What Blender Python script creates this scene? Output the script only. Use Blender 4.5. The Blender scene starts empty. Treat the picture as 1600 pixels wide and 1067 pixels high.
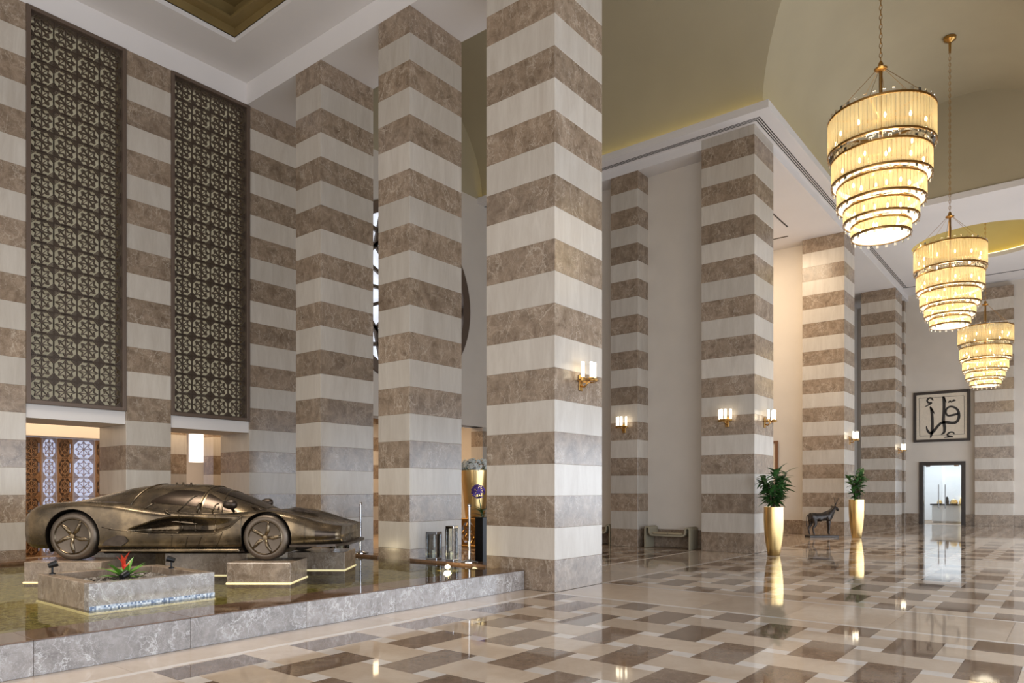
import bpy, bmesh, math, random
from mathutils import Vector, Matrix

random.seed(7)
PI = math.pi
sc = bpy.context.scene
COL = sc.collection

# ------------------------------------------------------------------ camera
EYE = 1.585
TH = math.atan2(890.0, 1115.0)            # hall axis (+X) lies this far right of the view axis
FWD = Vector((math.cos(TH), math.sin(TH), 0.0))
RGT = Vector((math.sin(TH), -math.cos(TH), 0.0))
cam_d = bpy.data.cameras.new('camera')
cam = bpy.data.objects.new('camera', cam_d)
COL.objects.link(cam)
cam.location = (0, 0, EYE)
cam.rotation_euler = (PI / 2, 0, math.atan2(FWD.y, FWD.x) - PI / 2)
cam_d.sensor_width = 36.0
cam_d.lens = 1115.0 / 1600.0 * 36.0
cam_d.shift_y = (766.0 - 533.5) / 1600.0
cam_d.clip_end = 300
sc.camera = cam

# ------------------------------------------------------------------ world, large lights, exposure
world = bpy.data.worlds.new('world')
sc.world = world
world.use_nodes = True
world.node_tree.nodes['Background'].inputs[0].default_value = (0.80, 0.86, 1.0, 1)
world.node_tree.nodes['Background'].inputs[1].default_value = 0.30


def area(name, loc, aim, sx, sy, power, color):
    d = bpy.data.lights.new(name, 'AREA')
    d.shape = 'RECTANGLE'
    d.size, d.size_y = sx, sy
    d.energy = power
    d.color = color
    o = bpy.data.objects.new(name, d)
    COL.objects.link(o)
    o.location = loc
    o.rotation_euler = (Vector(aim) - Vector(loc)).to_track_quat('-Z', 'Y').to_euler()
    return o


# glazed entrance front on the hall's other long side, and the entrance behind the camera
area('window_daylight', (18, -4.2, 2.0), (18, 10, 1.6), 50, 3.6, 3100, (0.77, 0.87, 1.0))
area('entrance_daylight', (-7.0, 4.5, 4.2), (10, 8.0, 4.6), 15, 7.5, 860, (1.0, 0.97, 0.93))
# added area fill over the pool, out of frame, brightens bed and car top
area('pool_bay_fill', (3.4, 10.2, 10.95), (4.0, 11.2, 0), 4.4, 3.4, 210, (1.0, 0.93, 0.82)).data.spread = math.radians(70)
# room behind the glass door at the far end
area('far_room_ceiling_light', (41.0, 5.0, 3.3), (41.0, 5.0, 0), 4.0, 4.0, 150, (0.86, 0.93, 1.0))
# warm ceiling lights in the side bays and the corridor behind the screen wall
area('side_bay_ceiling_light', (23.2, 9.4, 10.3), (24.5, 9.0, 0), 3.2, 2.4, 330, (1.0, 0.80, 0.56))
area('corridor_ceiling_light', (6.5, 18.3, 3.4), (6.5, 18.3, 0), 9.0, 2.0, 190, (1.0, 0.77, 0.52))
area('lounge_ceiling_light', (14.2, 17.6, 4.3), (14.2, 17.6, 0), 5.0, 2.6, 210, (1.0, 0.74, 0.46))

sc.view_settings.view_transform = 'Standard'
sc.view_settings.look = 'None'
sc.view_settings.gamma = 1.0
sc.view_settings.use_curve_mapping = False
sc.view_settings.exposure = 0.20
sc.cycles.max_bounces = 8
sc.cycles.diffuse_bounces = 4
sc.cycles.glossy_bounces = 4
sc.cycles.transparent_max_bounces = 16
sc.cycles.sample_clamp_indirect = 4.0
sc.cycles.caustics_reflective = False
sc.cycles.caustics_refractive = False


# ------------------------------------------------------------------ materials
def lin(r, g, b):
    f = lambda c: ((c / 255.0) / 12.92) if c / 255.0 <= 0.04045 else (((c / 255.0) + 0.055) / 1.055) ** 2.4
    return (f(r), f(g), f(b), 1.0)


class NT:
    def __init__(self, name):
        self.m = bpy.data.materials.new(name)
        self.m.use_nodes = True
        self.t = self.m.node_tree
        self.p = self.t.nodes['Principled BSDF']
        self.out = self.t.nodes['Material Output']

    def n(self, kind, **kw):
        nd = self.t.nodes.new(kind)
        for k, v in kw.items():
            if k.startswith('i_'):
                key = k[2:]
                nd.inputs[int(key) if key.isdigit() else key].default_value = v
            else:
                setattr(nd, k, v)
        return nd

    def l(self, a, b):
        self.t.links.new(a, b)

    def ramp(self, fac, stops):
        r = self.n('ShaderNodeValToRGB')
        el = r.color_ramp.elements
        while len(el) < len(stops):
            el.new(0.5)
        for e, (pos, c) in zip(el, stops):
            e.position = pos
            e.color = c
        self.l(fac, r.inputs[0])
        return r

    def mix(self, fac, a, b, mode='MIX'):
        m = self.n('ShaderNodeMix', data_type='RGBA', blend_type=mode)
        for sock, v in ((m.inputs[0], fac), (m.inputs[6], a), (m.inputs[7], b)):
            if isinstance(v, (int, float, tuple)):
                sock.default_value = v
            else:
                self.l(v, sock)
        return m.outputs[2]


def plain(name, color, rough=0.5, metal=0.0, spec=0.5, noise=0.0, nscale=6.0, bump=0.0):
    t = NT(name)
    p = t.p
    p.inputs['Base Color'].default_value = color
    p.inputs['Roughness'].default_value = rough
    p.inputs['Metallic'].default_value = metal
    p.inputs['Specular IOR Level'].default_value = spec
    if noise or bump:
        tc = t.n('ShaderNodeTexCoord')
        nz = t.n('ShaderNodeTexNoise', i_Scale=nscale, i_Detail=4.0)
        t.l(tc.outputs['Object'], nz.inputs['Vector'])
        if noise:
            a = tuple(c * (1 - noise) for c in color[:3]) + (1,)
            b = tuple(min(1, c * (1 + noise)) for c in color[:3]) + (1,)
            r = t.ramp(nz.outputs[0], [(0.3, a), (0.7, b)])
            t.l(r.outputs[0], p.inputs['Base Color'])
        if bump:
            bp = t.n('ShaderNodeBump', i_Strength=bump, i_Distance=0.02)
            t.l(nz.outputs[0], bp.inputs['Height'])
            t.l(bp.outputs[0], p.inputs['Normal'])
    return t.m


def stone(name, base, dark, vein, rough=0.2, vein_amt=0.7, scale=1.0, streak=False):
    """polished veined marble; every slab gets its own offset"""
    t = NT(name)
    p = t.p
    tc = t.n('ShaderNodeTexCoord')
    oi = t.n('ShaderNodeObjectInfo')
    mul = t.n('ShaderNodeMath', operation='MULTIPLY', i_1=37.0)
    t.l(oi.outputs['Random'], mul.inputs[0])
    add = t.n('ShaderNodeVectorMath', operation='ADD')
    t.l(tc.outputs['Object'], add.inputs[0])
    t.l(mul.outputs[0], add.inputs[1])
    vec = add.outputs[0]
    if streak:
        mp = t.n('ShaderNodeMapping')
        mp.inputs['Scale'].default_value = (2.2, 2.2, 0.35)
        t.l(vec, mp.inputs[0])
        vec = mp.outputs[0]
    n1 = t.n('ShaderNodeTexNoise', i_Scale=3.4 * scale, i_Detail=9.0, i_Roughness=0.72, i_Distortion=0.6)
    t.l(vec, n1.inputs['Vector'])
    body = t.ramp(n1.outputs[0], [(0.34, dark), (0.66, base)])
    # veins: strongly distorted cell edges at two sizes, stretched along a slanting direction
    nd = t.n('ShaderNodeTexNoise', i_Scale=1.8 * scale, i_Detail=6.0, i_Roughness=0.62)
    t.l(vec, nd.inputs['Vector'])
    dv = t.n('ShaderNodeVectorMath', operation='MULTIPLY_ADD')
    t.l(nd.outputs['Color'], dv.inputs[0])
    dv.inputs[1].default_value = (0.62, 0.62, 0.62)
    t.l(vec, dv.inputs[2])
    mp2 = t.n('ShaderNodeMapping')
    mp2.inputs['Rotation'].default_value = (0.5, 0.7, 0.4)
    mp2.inputs['Scale'].default_value = (1.25, 1.25, 0.30)
    t.l(dv.outputs[0], mp2.inputs[0])
    vo = t.n('ShaderNodeTexVoronoi', feature='DISTANCE_TO_EDGE', i_Scale=3.2 * scale)
    t.l(mp2.outputs[0], vo.inputs['Vector'])
    vo2 = t.n('ShaderNodeTexVoronoi', feature='DISTANCE_TO_EDGE', i_Scale=13.0 * scale)
    t.l(mp2.outputs[0], vo2.inputs['Vector'])
    r1 = t.ramp(vo.outputs['Distance'], [(0.0, (1, 1, 1, 1)), (0.012, (0.5, 0.5, 0.5, 1)), (0.05, (0, 0, 0, 1))])
    r2 = t.ramp(vo2.outputs['Distance'], [(0.0, (0.42, 0.42, 0.42, 1)), (0.06, (0, 0, 0, 1))])
    s = t.n('ShaderNodeMath', operation='MAXIMUM')
    t.l(r1.outputs[0], s.inputs[0])
    t.l(r2.outputs[0], s.inputs[1])
    n3 = t.n('ShaderNodeTexNoise', i_Scale=1.5 * scale, i_Detail=3.0)
    t.l(vec, n3.inputs['Vector'])
    r3 = t.ramp(n3.outputs[0], [(0.34, (0.12, 0.12, 0.12, 1)), (0.62, (1, 1, 1, 1))])
    s2 = t.n('ShaderNodeMath', operation='MULTIPLY')
    t.l(s.outputs[0], s2.inputs[0])
    t.l(r3.outputs[0], s2.inputs[1])
    s3 = t.n('ShaderNodeMath', operation='MULTIPLY', i_1=vein_amt)
    t.l(s2.outputs[0], s3.inputs[0])
    c = t.mix(s3.outputs[0], body.outputs[0], vein)
    # slab to slab tone
    tone = t.n('ShaderNodeMapRange', i_3=0.88, i_4=1.10)
    t.l(oi.outputs['Random'], tone.inputs[0])
    comb = t.n('ShaderNodeCombineColor')
    for i in range(3):
        t.l(tone.outputs[0], comb.inputs[i])
    c = t.mix(1.0, c, comb.outputs[0], 'MULTIPLY')
    t.l(c, p.inputs['Base Color'])
    p.inputs['Roughness'].default_value = rough
    return t.m


def emit(name, color, strength):
    t = NT(name)
    p = t.p
    p.inputs['Base Color'].default_value = color
    p.inputs['Emission Color'].default_value = color
    p.inputs['Emission Strength'].default_value = strength
    return t.m


def glassy(name, tint, gloss=0.12, trans=(1, 1, 1, 1), rough=0.03):
    t = NT(name)
    t.t.nodes.remove(t.p)
    tr = t.n('ShaderNodeBsdfTransparent')
    tr.inputs[0].default_value = tint
    gl = t.n('ShaderNodeBsdfGlossy', i_Roughness=rough)
    gl.inputs[0].default_value = trans
    fr = t.n('ShaderNodeFresnel', i_IOR=1.45)
    ad = t.n('ShaderNodeMath', operation='ADD', i_1=gloss, use_clamp=True)
    t.l(fr.outputs[0], ad.inputs[0])
    mx = t.n('ShaderNodeMixShader')
    t.l(ad.outputs[0], mx.inputs[0])
    t.l(tr.outputs[0], mx.inputs[1])
    t.l(gl.outputs[0], mx.inputs[2])
    t.l(mx.outputs[0], t.out.inputs[0])
    return t.m


def rod_material():
    """amber glass rods: glow when lit from within, partly see-through"""
    t = NT('amber_glass_rods')
    t.t.nodes.remove(t.p)
    tl = t.n('ShaderNodeBsdfTranslucent')
    tl.inputs[0].default_value = lin(236, 214, 168)
    tr = t.n('ShaderNodeBsdfTransparent')
    tr.inputs[0].default_value = lin(252, 238, 204)
    gl = t.n('ShaderNodeBsdfGlossy', i_Roughness=0.15)
    gl.inputs[0].default_value = lin(255, 240, 210)
    a = t.n('ShaderNodeMixShader', i_0=0.42)
    t.l(tl.outputs[0], a.inputs[1])
    t.l(tr.outputs[0], a.inputs[2])
    b = t.n('ShaderNodeMixShader', i_0=0.10)
    t.l(a.outputs[0], b.inputs[1])
    t.l(gl.outputs[0], b.inputs[2])
    t.l(b.outputs[0], t.out.inputs[0])
    return t.m


def water_material():
    t = NT('pool_water')
    t.t.nodes.remove(t.p)
    tc = t.n('ShaderNodeTexCoord')
    nz = t.n('ShaderNodeTexNoise', i_Scale=3.0, i_Detail=2.0)
    t.l(tc.outputs['Object'], nz.inputs['Vector'])
    bp = t.n('ShaderNodeBump', i_Strength=0.05, i_Distance=0.03)
    t.l(nz.outputs[0], bp.inputs['Height'])
    tr = t.n('ShaderNodeBsdfTransparent')
    tr.inputs[0].default_value = lin(226, 224, 196)
    gl = t.n('ShaderNodeBsdfGlossy', i_Roughness=0.02)
    fr = t.n('ShaderNodeFresnel', i_IOR=1.33)
    t.l(bp.outputs[0], gl.inputs['Normal'])
    t.l(bp.outputs[0], fr.inputs['Normal'])
    mx = t.n('ShaderNodeMixShader')
    t.l(fr.outputs[0], mx.inputs[0])
    t.l(tr.outputs[0], mx.inputs[1])
    t.l(gl.outputs[0], mx.inputs[2])
    t.l(mx.outputs[0], t.out.inputs[0])
    return t.m


def mosaic(name, c1, c2, c3, size, rough=0.25):
    t = NT(name)
    tc = t.n('ShaderNodeTexCoord')
    vo = t.n('ShaderNodeTexVoronoi', feature='F1', distance='CHEBYCHEV', i_Scale=1.0 / size, i_Randomness=0.15)
    t.l(tc.outputs['Object'], vo.inputs['Vector'])
    sep = t.n('ShaderNodeSeparateColor')
    t.l(vo.outputs['Color'], sep.inputs[0])
    r = t.ramp(sep.outputs[0], [(0.15, c1), (0.5, c2), (0.9, c3)])
    t.l(r.outputs[0], t.p.inputs['Base Color'])
    t.p.inputs['Roughness'].default_value = rough
    return t.m


def bronze_material():
    t = NT('patinated_bronze')
    p = t.p
    tc = t.n('ShaderNodeTexCoord')
    n1 = t.n('ShaderNodeTexNoise', i_Scale=2.2, i_Detail=5.0, i_Roughness=0.6)
    t.l(tc.outputs['Object'], n1.inputs['Vector'])
    r = t.ramp(n1.outputs[0], [(0.30, lin(62, 54, 46)), (0.52, lin(100, 86, 68)), (0.72, lin(148, 127, 98))])
    t.l(r.outputs[0], p.inputs['Base Color'])
    p.inputs['Metallic'].default_value = 0.85
    n2 = t.n('ShaderNodeTexNoise', i_Scale=7.0, i_Detail=4.0)
    t.l(tc.outputs['Object'], n2.inputs['Vector'])
    rr = t.n('ShaderNodeMapRange', i_3=0.15, i_4=0.40)
    t.l(n2.outputs[0], rr.inputs[0])
    t.l(rr.outputs[0], p.inputs['Roughness'])
    bp = t.n('ShaderNodeBump', i_Strength=0.12, i_Distance=0.02)
    t.l(n2.outputs[0], bp.inputs['Height'])
    t.l(bp.outputs[0], p.inputs['Normal'])
    return t.m


M = {}
M['dark'] = stone('brown_marble', lin(158, 138, 118), lin(112, 94, 77), lin(212, 198, 180), 0.2, 0.62, 1.35)
M['light'] = stone('cream_marble', lin(198, 189, 177), lin(182, 171, 158), lin(165, 151, 137), 0.28, 0.2, 0.7, True)
M['grey'] = stone('daylit_brown_marble', lin(160, 152, 146), lin(118, 109, 103), lin(220, 216, 212), 0.14, 0.95, 1.7)  # same brown marble, bluish daylight reflection put into its colour
M['f_dark'] = stone('floor_brown_marble', lin(134, 112, 94), lin(106, 86, 70), lin(175, 152, 128), 0.04, 0.35, 1.4)
M['f_beige'] = stone('floor_beige_marble', lin(202, 182, 160), lin(190, 169, 147), lin(214, 194, 170), 0.045, 0.25, 0.8)
M['f_white'] = stone('floor_white_marble', lin(222, 212, 202), lin(210, 198, 186), lin(198, 186, 172), 0.045, 0.2, 0.9)
M['grout'] = plain('grout', lin(150, 130, 110), 0.6)
M['plaster'] = plain('wall_plaster', lin(208, 198, 186), 0.75, spec=0.2, noise=0.03, nscale=1.2)
M['white'] = plain('ceiling_plaster', lin(218, 212, 208), 0.8, spec=0.2, noise=0.02, nscale=0.8)
M['olive'] = plain('olive_vault_plaster', lin(170, 158, 132), 0.7, spec=0.25, noise=0.05, nscale=0.5)
M['gold_ceiling'] = plain('dull_gold_ceiling_leaf', lin(126, 106, 66), 0.5, spec=0.4, noise=0.10, nscale=2.0)
M['slot'] = plain('dark_air_slot', lin(52, 48, 44), 0.7)
M['brownmetal'] = plain('brown_bronze_screen', lin(92, 78, 66), 0.42, 0.3, noise=0.12, nscale=8.0)
M['frame_brown'] = plain('brown_frame_metal', lin(104, 88, 76), 0.45, 0.3)
M['darkwood'] = plain('dark_stained_wood', lin(52, 43, 38), 0.4, noise=0.15, nscale=9.0)
M['black'] = plain('black_metal', lin(28, 27, 27), 0.4, 0.4)
M['bronze'] = bronze_material()
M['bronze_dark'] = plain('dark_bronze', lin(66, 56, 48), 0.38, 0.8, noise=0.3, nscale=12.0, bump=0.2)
M['ant_bronze'] = plain('blackened_bronze', lin(58, 52, 48), 0.4, 0.6, noise=0.45, nscale=9.0, bump=0.3)
M['tyre'] = plain('matt_bronze', lin(98, 86, 74), 0.42, 0.7, noise=0.15, nscale=5.0)
M['window_bronze'] = plain('smooth_dark_bronze', lin(62, 51, 42), 0.24, 0.85, noise=0.15, nscale=4.0)
M['gold'] = plain('brushed_gold', lin(224, 192, 132), 0.28, 1.0, noise=0.06, nscale=3.0)
M['brass'] = plain('brass', lin(176, 136, 78), 0.28, 1.0)
M['chrome'] = plain('polished_chrome', lin(200, 200, 202), 0.08, 1.0)
M['steel'] = plain('brushed_steel', lin(128, 124, 120), 0.35, 0.8)
M['glass'] = glassy('clear_glass', lin(250, 252, 252), 0.02)
M['crystal'] = glassy('clear_crystal', lin(250, 246, 236), 0.16, rough=0.08)
M['rod'] = rod_material()
M['bulb'] = emit('lit_bulb', (1.0, 0.87, 0.62, 1), 18.0)
M['crystal_glow'] = emit('lit_crystal_diffuser', (1.0, 0.90, 0.70, 1), 1.15)
M['tube_glow'] = emit('lit_glass_tube', (1.0, 0.87, 0.64, 1), 3.6)
M['cove'] = emit('cove_light_strip', (1.0, 0.88, 0.36, 1), 5.0)
M['screen_glow'] = emit('glowing_cream_panel', lin(206, 194, 164), 0.18)  # emission added to brighten the screen holes; no lamp behind
M['skyglass'] = emit('daylit_window_glass', (0.85, 0.90, 1.0, 1), 0.75)
M['foot_led'] = emit('lit_foot_strip', (1.0, 0.86, 0.48, 1), 0.5)
M['pool_led'] = emit('pool_led_strip', (1.0, 0.86, 0.48, 1), 6.0)
M['water'] = water_material()
M['poolfloor'] = mosaic('pool_mosaic', lin(128, 118, 84), lin(158, 147, 106), lin(190, 178, 134), 0.045)
M['bluemosaic'] = mosaic('blue_white_mosaic', lin(96, 112, 140), lin(168, 180, 196), lin(226, 230, 234), 0.02)
M['wet'] = stone('wet_brown_marble', lin(112, 86, 66), lin(82, 62, 48), lin(150, 122, 96), 0.05, 0.4, 2.0)
M['leaf'] = plain('green_leaf', lin(60, 98, 48), 0.36, noise=0.25, nscale=3.0)
M['leaf_light'] = plain('bright_green_leaf', lin(92, 140, 48), 0.4, noise=0.2, nscale=3.0)
M['red'] = plain('red_bract', lin(206, 62, 44), 0.45)
M['stem'] = plain('brown_stem', lin(72, 60, 40), 0.7)
M['soil'] = plain('dark_soil', lin(44, 36, 30), 0.9)
M['pebble'] = plain('grey_brown_pebble', lin(96, 86, 76), 0.5, noise=0.5, nscale=9.0)
M['olive_seat'] = plain('olive_leather', lin(150, 140, 118), 0.4)
M['cushion'] = plain('sand_cushion_fabric', lin(168, 152, 124), 0.8, noise=0.08, nscale=20)
M['canvas'] = plain('cream_canvas', lin(214, 200, 180), 0.8, noise=0.05, nscale=14)
M['ink'] = plain('black_brown_ink', lin(44, 38, 34), 0.6)
M['whitepaint'] = plain('white_paint', lin(232, 234, 236), 0.5)
M['petal_white'] = plain('white_flower', lin(216, 220, 216), 0.6, noise=0.1, nscale=30)
M['petal_purple'] = plain('purple_orchid', lin(104, 74, 168), 0.5)
M['lampshade'] = emit('lit_white_lampshade', lin(236, 232, 228), 0.9)
M['mat_copper'] = plain('copper_screen', lin(172, 132, 96), 0.34, 0.6, noise=0.15, nscale=5.0)
M['pearl'] = plain('pearl_screen', lin(190, 180, 186), 0.25, 0.5, noise=0.1, nscale=7.0)


# ------------------------------------------------------------------ mesh helpers
class MB:
    def __init__(self):
        self.v, self.f = [], []

    def add(self, vs, fs):
        b = len(self.v)
        self.v += [tuple(x) for x in vs]
        self.f += [tuple(b + i for i in q) for q in fs]
        return self

    def box(self, x0, x1, y0, y1, z0, z1):
        vs = [(x, y, z) for z in (z0, z1) for y in (y0, y1) for x in (x0, x1)]
        return self.add(vs, [(0, 2, 3, 1), (4, 5, 7, 6), (0, 1, 5, 4), (2, 6, 7, 3), (0, 4, 6, 2), (1, 3, 7, 5)])

    def chamfer(self, x0, x1, y0, y1, z0, z1, c=0.006):
        """box with chamfered edges"""
        vs = []
        for sx in (0, 1):
            for sy in (0, 1):
                for sz in (0, 1):
                    X = (x0, x1)[sx]; Y = (y0, y1)[sy]; Z = (z0, z1)[sz]
                    dx = c if sx == 0 else -c
                    dy = c if sy == 0 else -c
                    dz = c if sz == 0 else -c
                    vs += [(X, Y + dy, Z + dz), (X + dx, Y, Z + dz), (X + dx, Y + dy, Z)]
        bm = bmesh.new()
        for q in vs:
            bm.verts.new(q)
        bmesh.ops.convex_hull(bm, input=bm.verts)
        bmesh.ops.dissolve_limit(bm, angle_limit=0.02, verts=bm.verts, edges=bm.edges)
        bm.verts.index_update()
        self.add([v.co[:] for v in bm.verts], [[v.index for v in f.verts] for f in bm.faces])
        bm.free()
        return self

    def tube(self, pts, r, n=8, cap=True):
        pts = [Vector(p) for p in pts]
        rs = r if isinstance(r, (list, tuple)) else [r] * len(pts)
        vs, fs = [], []
        up = None
        for i, p in enumerate(pts):
            d = (pts[min(i + 1, len(pts) - 1)] - pts[max(i - 1, 0)]).normalized()
            if up is None:
                up = Vector((0, 0, 1)) if abs(d.z) < 0.9 else Vector((1, 0, 0))
            a = d.cross(up)
            if a.length < 1e-5:
                a = d.cross(Vector((0, 1, 0)))
            a.normalize()
            b = a.cross(d).normalized()
            up = b
            for k in range(n):
                t = 2 * PI * k / n
                vs.append(p + (a * math.cos(t) + b * math.sin(t)) * rs[i])
        for i in range(len(pts) - 1):
            for k in range(n):
                k2 = (k + 1) % n
                fs.append((i * n + k, i * n + k2, (i + 1) * n + k2, (i + 1) * n + k))
        if cap:
            fs.append(tuple(range(n - 1, -1, -1)))
            fs.append(tuple((len(pts) - 1) * n + k for k in range(n)))
        return self.add(vs, fs)

    def lathe(self, prof, n=24, c=(0, 0, 0), axis='z', closed=False, cap=True):
        vs, fs = [], []
        for (r, h) in prof:
            for k in range(n):
                t = 2 * PI * k / n
                a, b = r * math.cos(t), r * math.sin(t)
                if axis == 'z':
                    q = (c[0] + a, c[1] + b, c[2] + h)
                elif axis == 'y':
                    q = (c[0] + a, c[1] + h, c[2] + b)
                else:
                    q = (c[0] + h, c[1] + a, c[2] + b)
                vs.append(q)
        m = len(prof)
        for i in range(m if closed else m - 1):
            j = (i + 1) % m
            for k in range(n):
                k2 = (k + 1) % n
                fs.append((i * n + k, i * n + k2, j * n + k2, j * n + k))
        if not closed and cap:
            if prof[0][0] > 1e-6:
                fs.append(tuple(range(n - 1, -1, -1)))
            if prof[-1][0] > 1e-6:
                fs.append(tuple((m - 1) * n + k for k in range(n)))
        return self.add(vs, fs)

    def prism(self, poly, y0, y1, plane='xz'):
        """extrude a 2-D outline; plane xz -> along y, xy -> along z, yz -> along x"""
        n = len(poly)
        P = {'xz': lambda a, b, h: (a, h, b), 'xy': lambda a, b, h: (a, b, h), 'yz': lambda a, b, h: (h, a, b)}[plane]
        vs = [P(a, b, y0) for a, b in poly] + [P(a, b, y1) for a, b in poly]
        fs = [tuple(range(n)), tuple(range(2 * n - 1, n - 1, -1))]
        fs += [(i, n + i, n + (i + 1) % n, (i + 1) % n) for i in range(n)]
        return self.add(vs, fs)

    def bar(self, a, b, w, y0, y1):
        """flat bar between two points of the xz plane"""
        ax, az = a; bx, bz = b
        d = math.hypot(bx - ax, bz - az) or 1e-6
        nx, nz = -(bz - az) / d * w / 2, (bx - ax) / d * w / 2
        return self.prism([(ax + nx, az + nz), (bx + nx, bz + nz), (bx - nx, bz - nz), (ax - nx, az - nz)], y0, y1)

    def mesh(self, name, mat=None, smooth=False, fix=True):
        me = bpy.data.meshes.new(name)
        me.from_pydata(self.v, [], self.f)
        if fix:
            bm = bmesh.new()
            bm.from_mesh(me)
            bmesh.ops.recalc_face_normals(bm, faces=bm.faces)
            bm.to_mesh(me)
            bm.free()
        if mat:
            me.materials.append(M[mat] if isinstance(mat, str) else mat)
        if smooth:
            for q in me.polygons:
                q.use_smooth = True
            if smooth != 'all':
                me.set_sharp_from_angle(angle=math.radians(38))
        return me

    def build(self, name, mat, parent=None, smooth=False, loc=None, rotz=0.0):
        return put(name, self.mesh(name, mat, smooth), parent, loc, rotz)


def put(name, me, parent=None, loc=None, rotz=0.0, rot=None, scale=None):
    o = bpy.data.objects.new(name, me)
    COL.objects.link(o)
    if parent:
        o.parent = parent
    if loc is not None:
        o.location = loc
    o.rotation_euler = rot if rot is not None else (0, 0, rotz)
    if scale is not None:
        o.scale = scale if isinstance(scale, (tuple, list, Vector)) else (scale,) * 3
    return o


def tag(o, label=None, cat=None, group=None, kind=None):
    if label: o['label'] = label
    if cat: o['category'] = cat
    if group: o['group'] = group
    if kind: o['kind'] = kind
    return o


def thing(name, label, cat, loc=(0, 0, 0), rotz=0.0, group=None, kind=None):
    return tag(put(name, None, None, loc, rotz), label, cat, group, kind)


def struct(name, mb, mat, label, cat='structure', smooth=False, parent=None):
    o = mb.build(name, mat, parent, smooth)
    return tag(o, label, cat, None, 'structure')


def copy_tree(o, parent=None):
    c = o.copy()
    COL.objects.link(c)
    c.parent = parent
    for ch in list(o.children):
        copy_tree(ch, c)
    return c


# ------------------------------------------------------------------ layout numbers (metres)
X1, XW = 9.07, 1.40           # column row: left face and width
Y0, Y1 = 6.39, 7.79           # hall columns, Y extent
MOD = 8.65                    # bay length
BAND = 0.5
YB = 15.10                    # screen wall
XN = X1 + MOD                 # 17.72
XF, XG = XN + MOD, XN + 2 * MOD
XEND = 38.0
YC = 2.92                     # hall centre line
ZS = 10.75                    # hall soffit

# ------------------------------------------------------------------ floor
floor = struct('floor', MB().box(-10, 48, -8, 24, -0.25, -0.006), 'grout', 'polished marble floor of woven brown, beige and white tiles', 'floor')
TX, TY = 1.37, 0.685
DW, DH = 0.86, 0.44
BW, BH = TX - DW, 2 * TY - DH        # beige pieces lie across the rows
GAP = 0.003


def clip(a, b, lo, hi):
    a, b = max(a, lo), min(b, hi)
    return (a, b) if b - a > 0.02 else None


_tiles = {}


def tile(mat, x0, x1, y0, y1):
    key = (mat, round(x1 - x0, 3), round(y1 - y0, 3))
    if key not in _tiles:
        hx, hy = (x1 - x0) / 2 - GAP / 2, (y1 - y0) / 2 - GAP / 2
        _tiles[key] = MB().box(-hx, hx, -hy, hy, -0.02, 0).mesh('tile', mat)
    return put('tile', _tiles[key], floor, ((x0 + x1) / 2, (y0 + y1) / 2, 0))


def in_view(x, y):
    """generous test: does this floor point fall inside or near the frame"""
    D = x * FWD.x + y * FWD.y
    if D < 3.2:
        return False
    px = 800 + 1115 * (x * RGT.x + y * RGT.y) / D
    py = 766 + 1115 * EYE / D
    return -150 < px < 1750 and py < 1180


def lattice(fx0, fx1, fy0, fy1, xc, single=True):
    far = {'f_dark': MB(), 'f_beige': MB(), 'f_white': MB()}

    def one(mat, a0, a1, b0, b1):
        X = clip(a0, a1, fx0, fx1); Y = clip(b0, b1, fy0, fy1)
        if not X or not Y:
            return
        cx, cy = (X[0] + X[1]) / 2, (Y[0] + Y[1]) / 2
        if single and in_view(cx, cy):
            tile(mat, X[0], X[1], Y[0], Y[1])
        else:
            g = GAP / 2
            far[mat].box(X[0] + g, X[1] - g, Y[0] + g, Y[1] - g, -0.02, 0)
    r0 = int((fy0 - 4.06) / TY) - 2
    r1 = int((fy1 - 4.06) / TY) + 2
    for r in range(r0, r1 + 1):
        yc = 4.06 + r * TY
        off = xc + (TX / 2 if r % 2 else 0)
        i0 = int((fx0 - off) / TX) - 2
        i1 = int((fx1 - off) / TX) + 2
        for i in range(i0, i1 + 1):
            x = off + i * TX
            one('f_dark', x - DW / 2, x + DW / 2, yc - DH / 2, yc + DH / 2)
            xb = x + TX / 2
            one('f_beige', xb - BW / 2, xb + BW / 2, yc - BH / 2, yc + BH / 2)
            wy0, wy1 = yc + DH / 2, yc + TY - DH / 2
            for s in (-1, 1):
                e = x + s * DW / 2
                xi = xb - BW / 2 if s > 0 else x - TX / 2 + BW / 2
                # overlap of this dark tile with its neighbour in the next row
                a, b = (x + TX / 2 - DW / 2, e) if s > 0 else (e, x - TX / 2 + DW / 2)
                one('f_white', a, b, wy0, wy1)
    for mat, mb in far.items():
        if mb.v:
            o = mb.build('distant_tiles', mat, floor)
            o['kind'] = 'stuff'


lattice(-2.0, 8.97, -4.0, 6.37, 5.40)
lattice(10.56, 17.62, -4.0, 6.37, 14.1)
lattice(10.56, 17.62, 7.9, 15.0, 14.1, single=False)
lattice(19.22, 26.27, -4.0, 6.37, 22.75, single=False)
lattice(18.6, 26.85, 7.85, 12.0, 22.75, single=False)
lattice(27.87, 37.9, -4.0, 6.37, 31.4, single=False)
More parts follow.
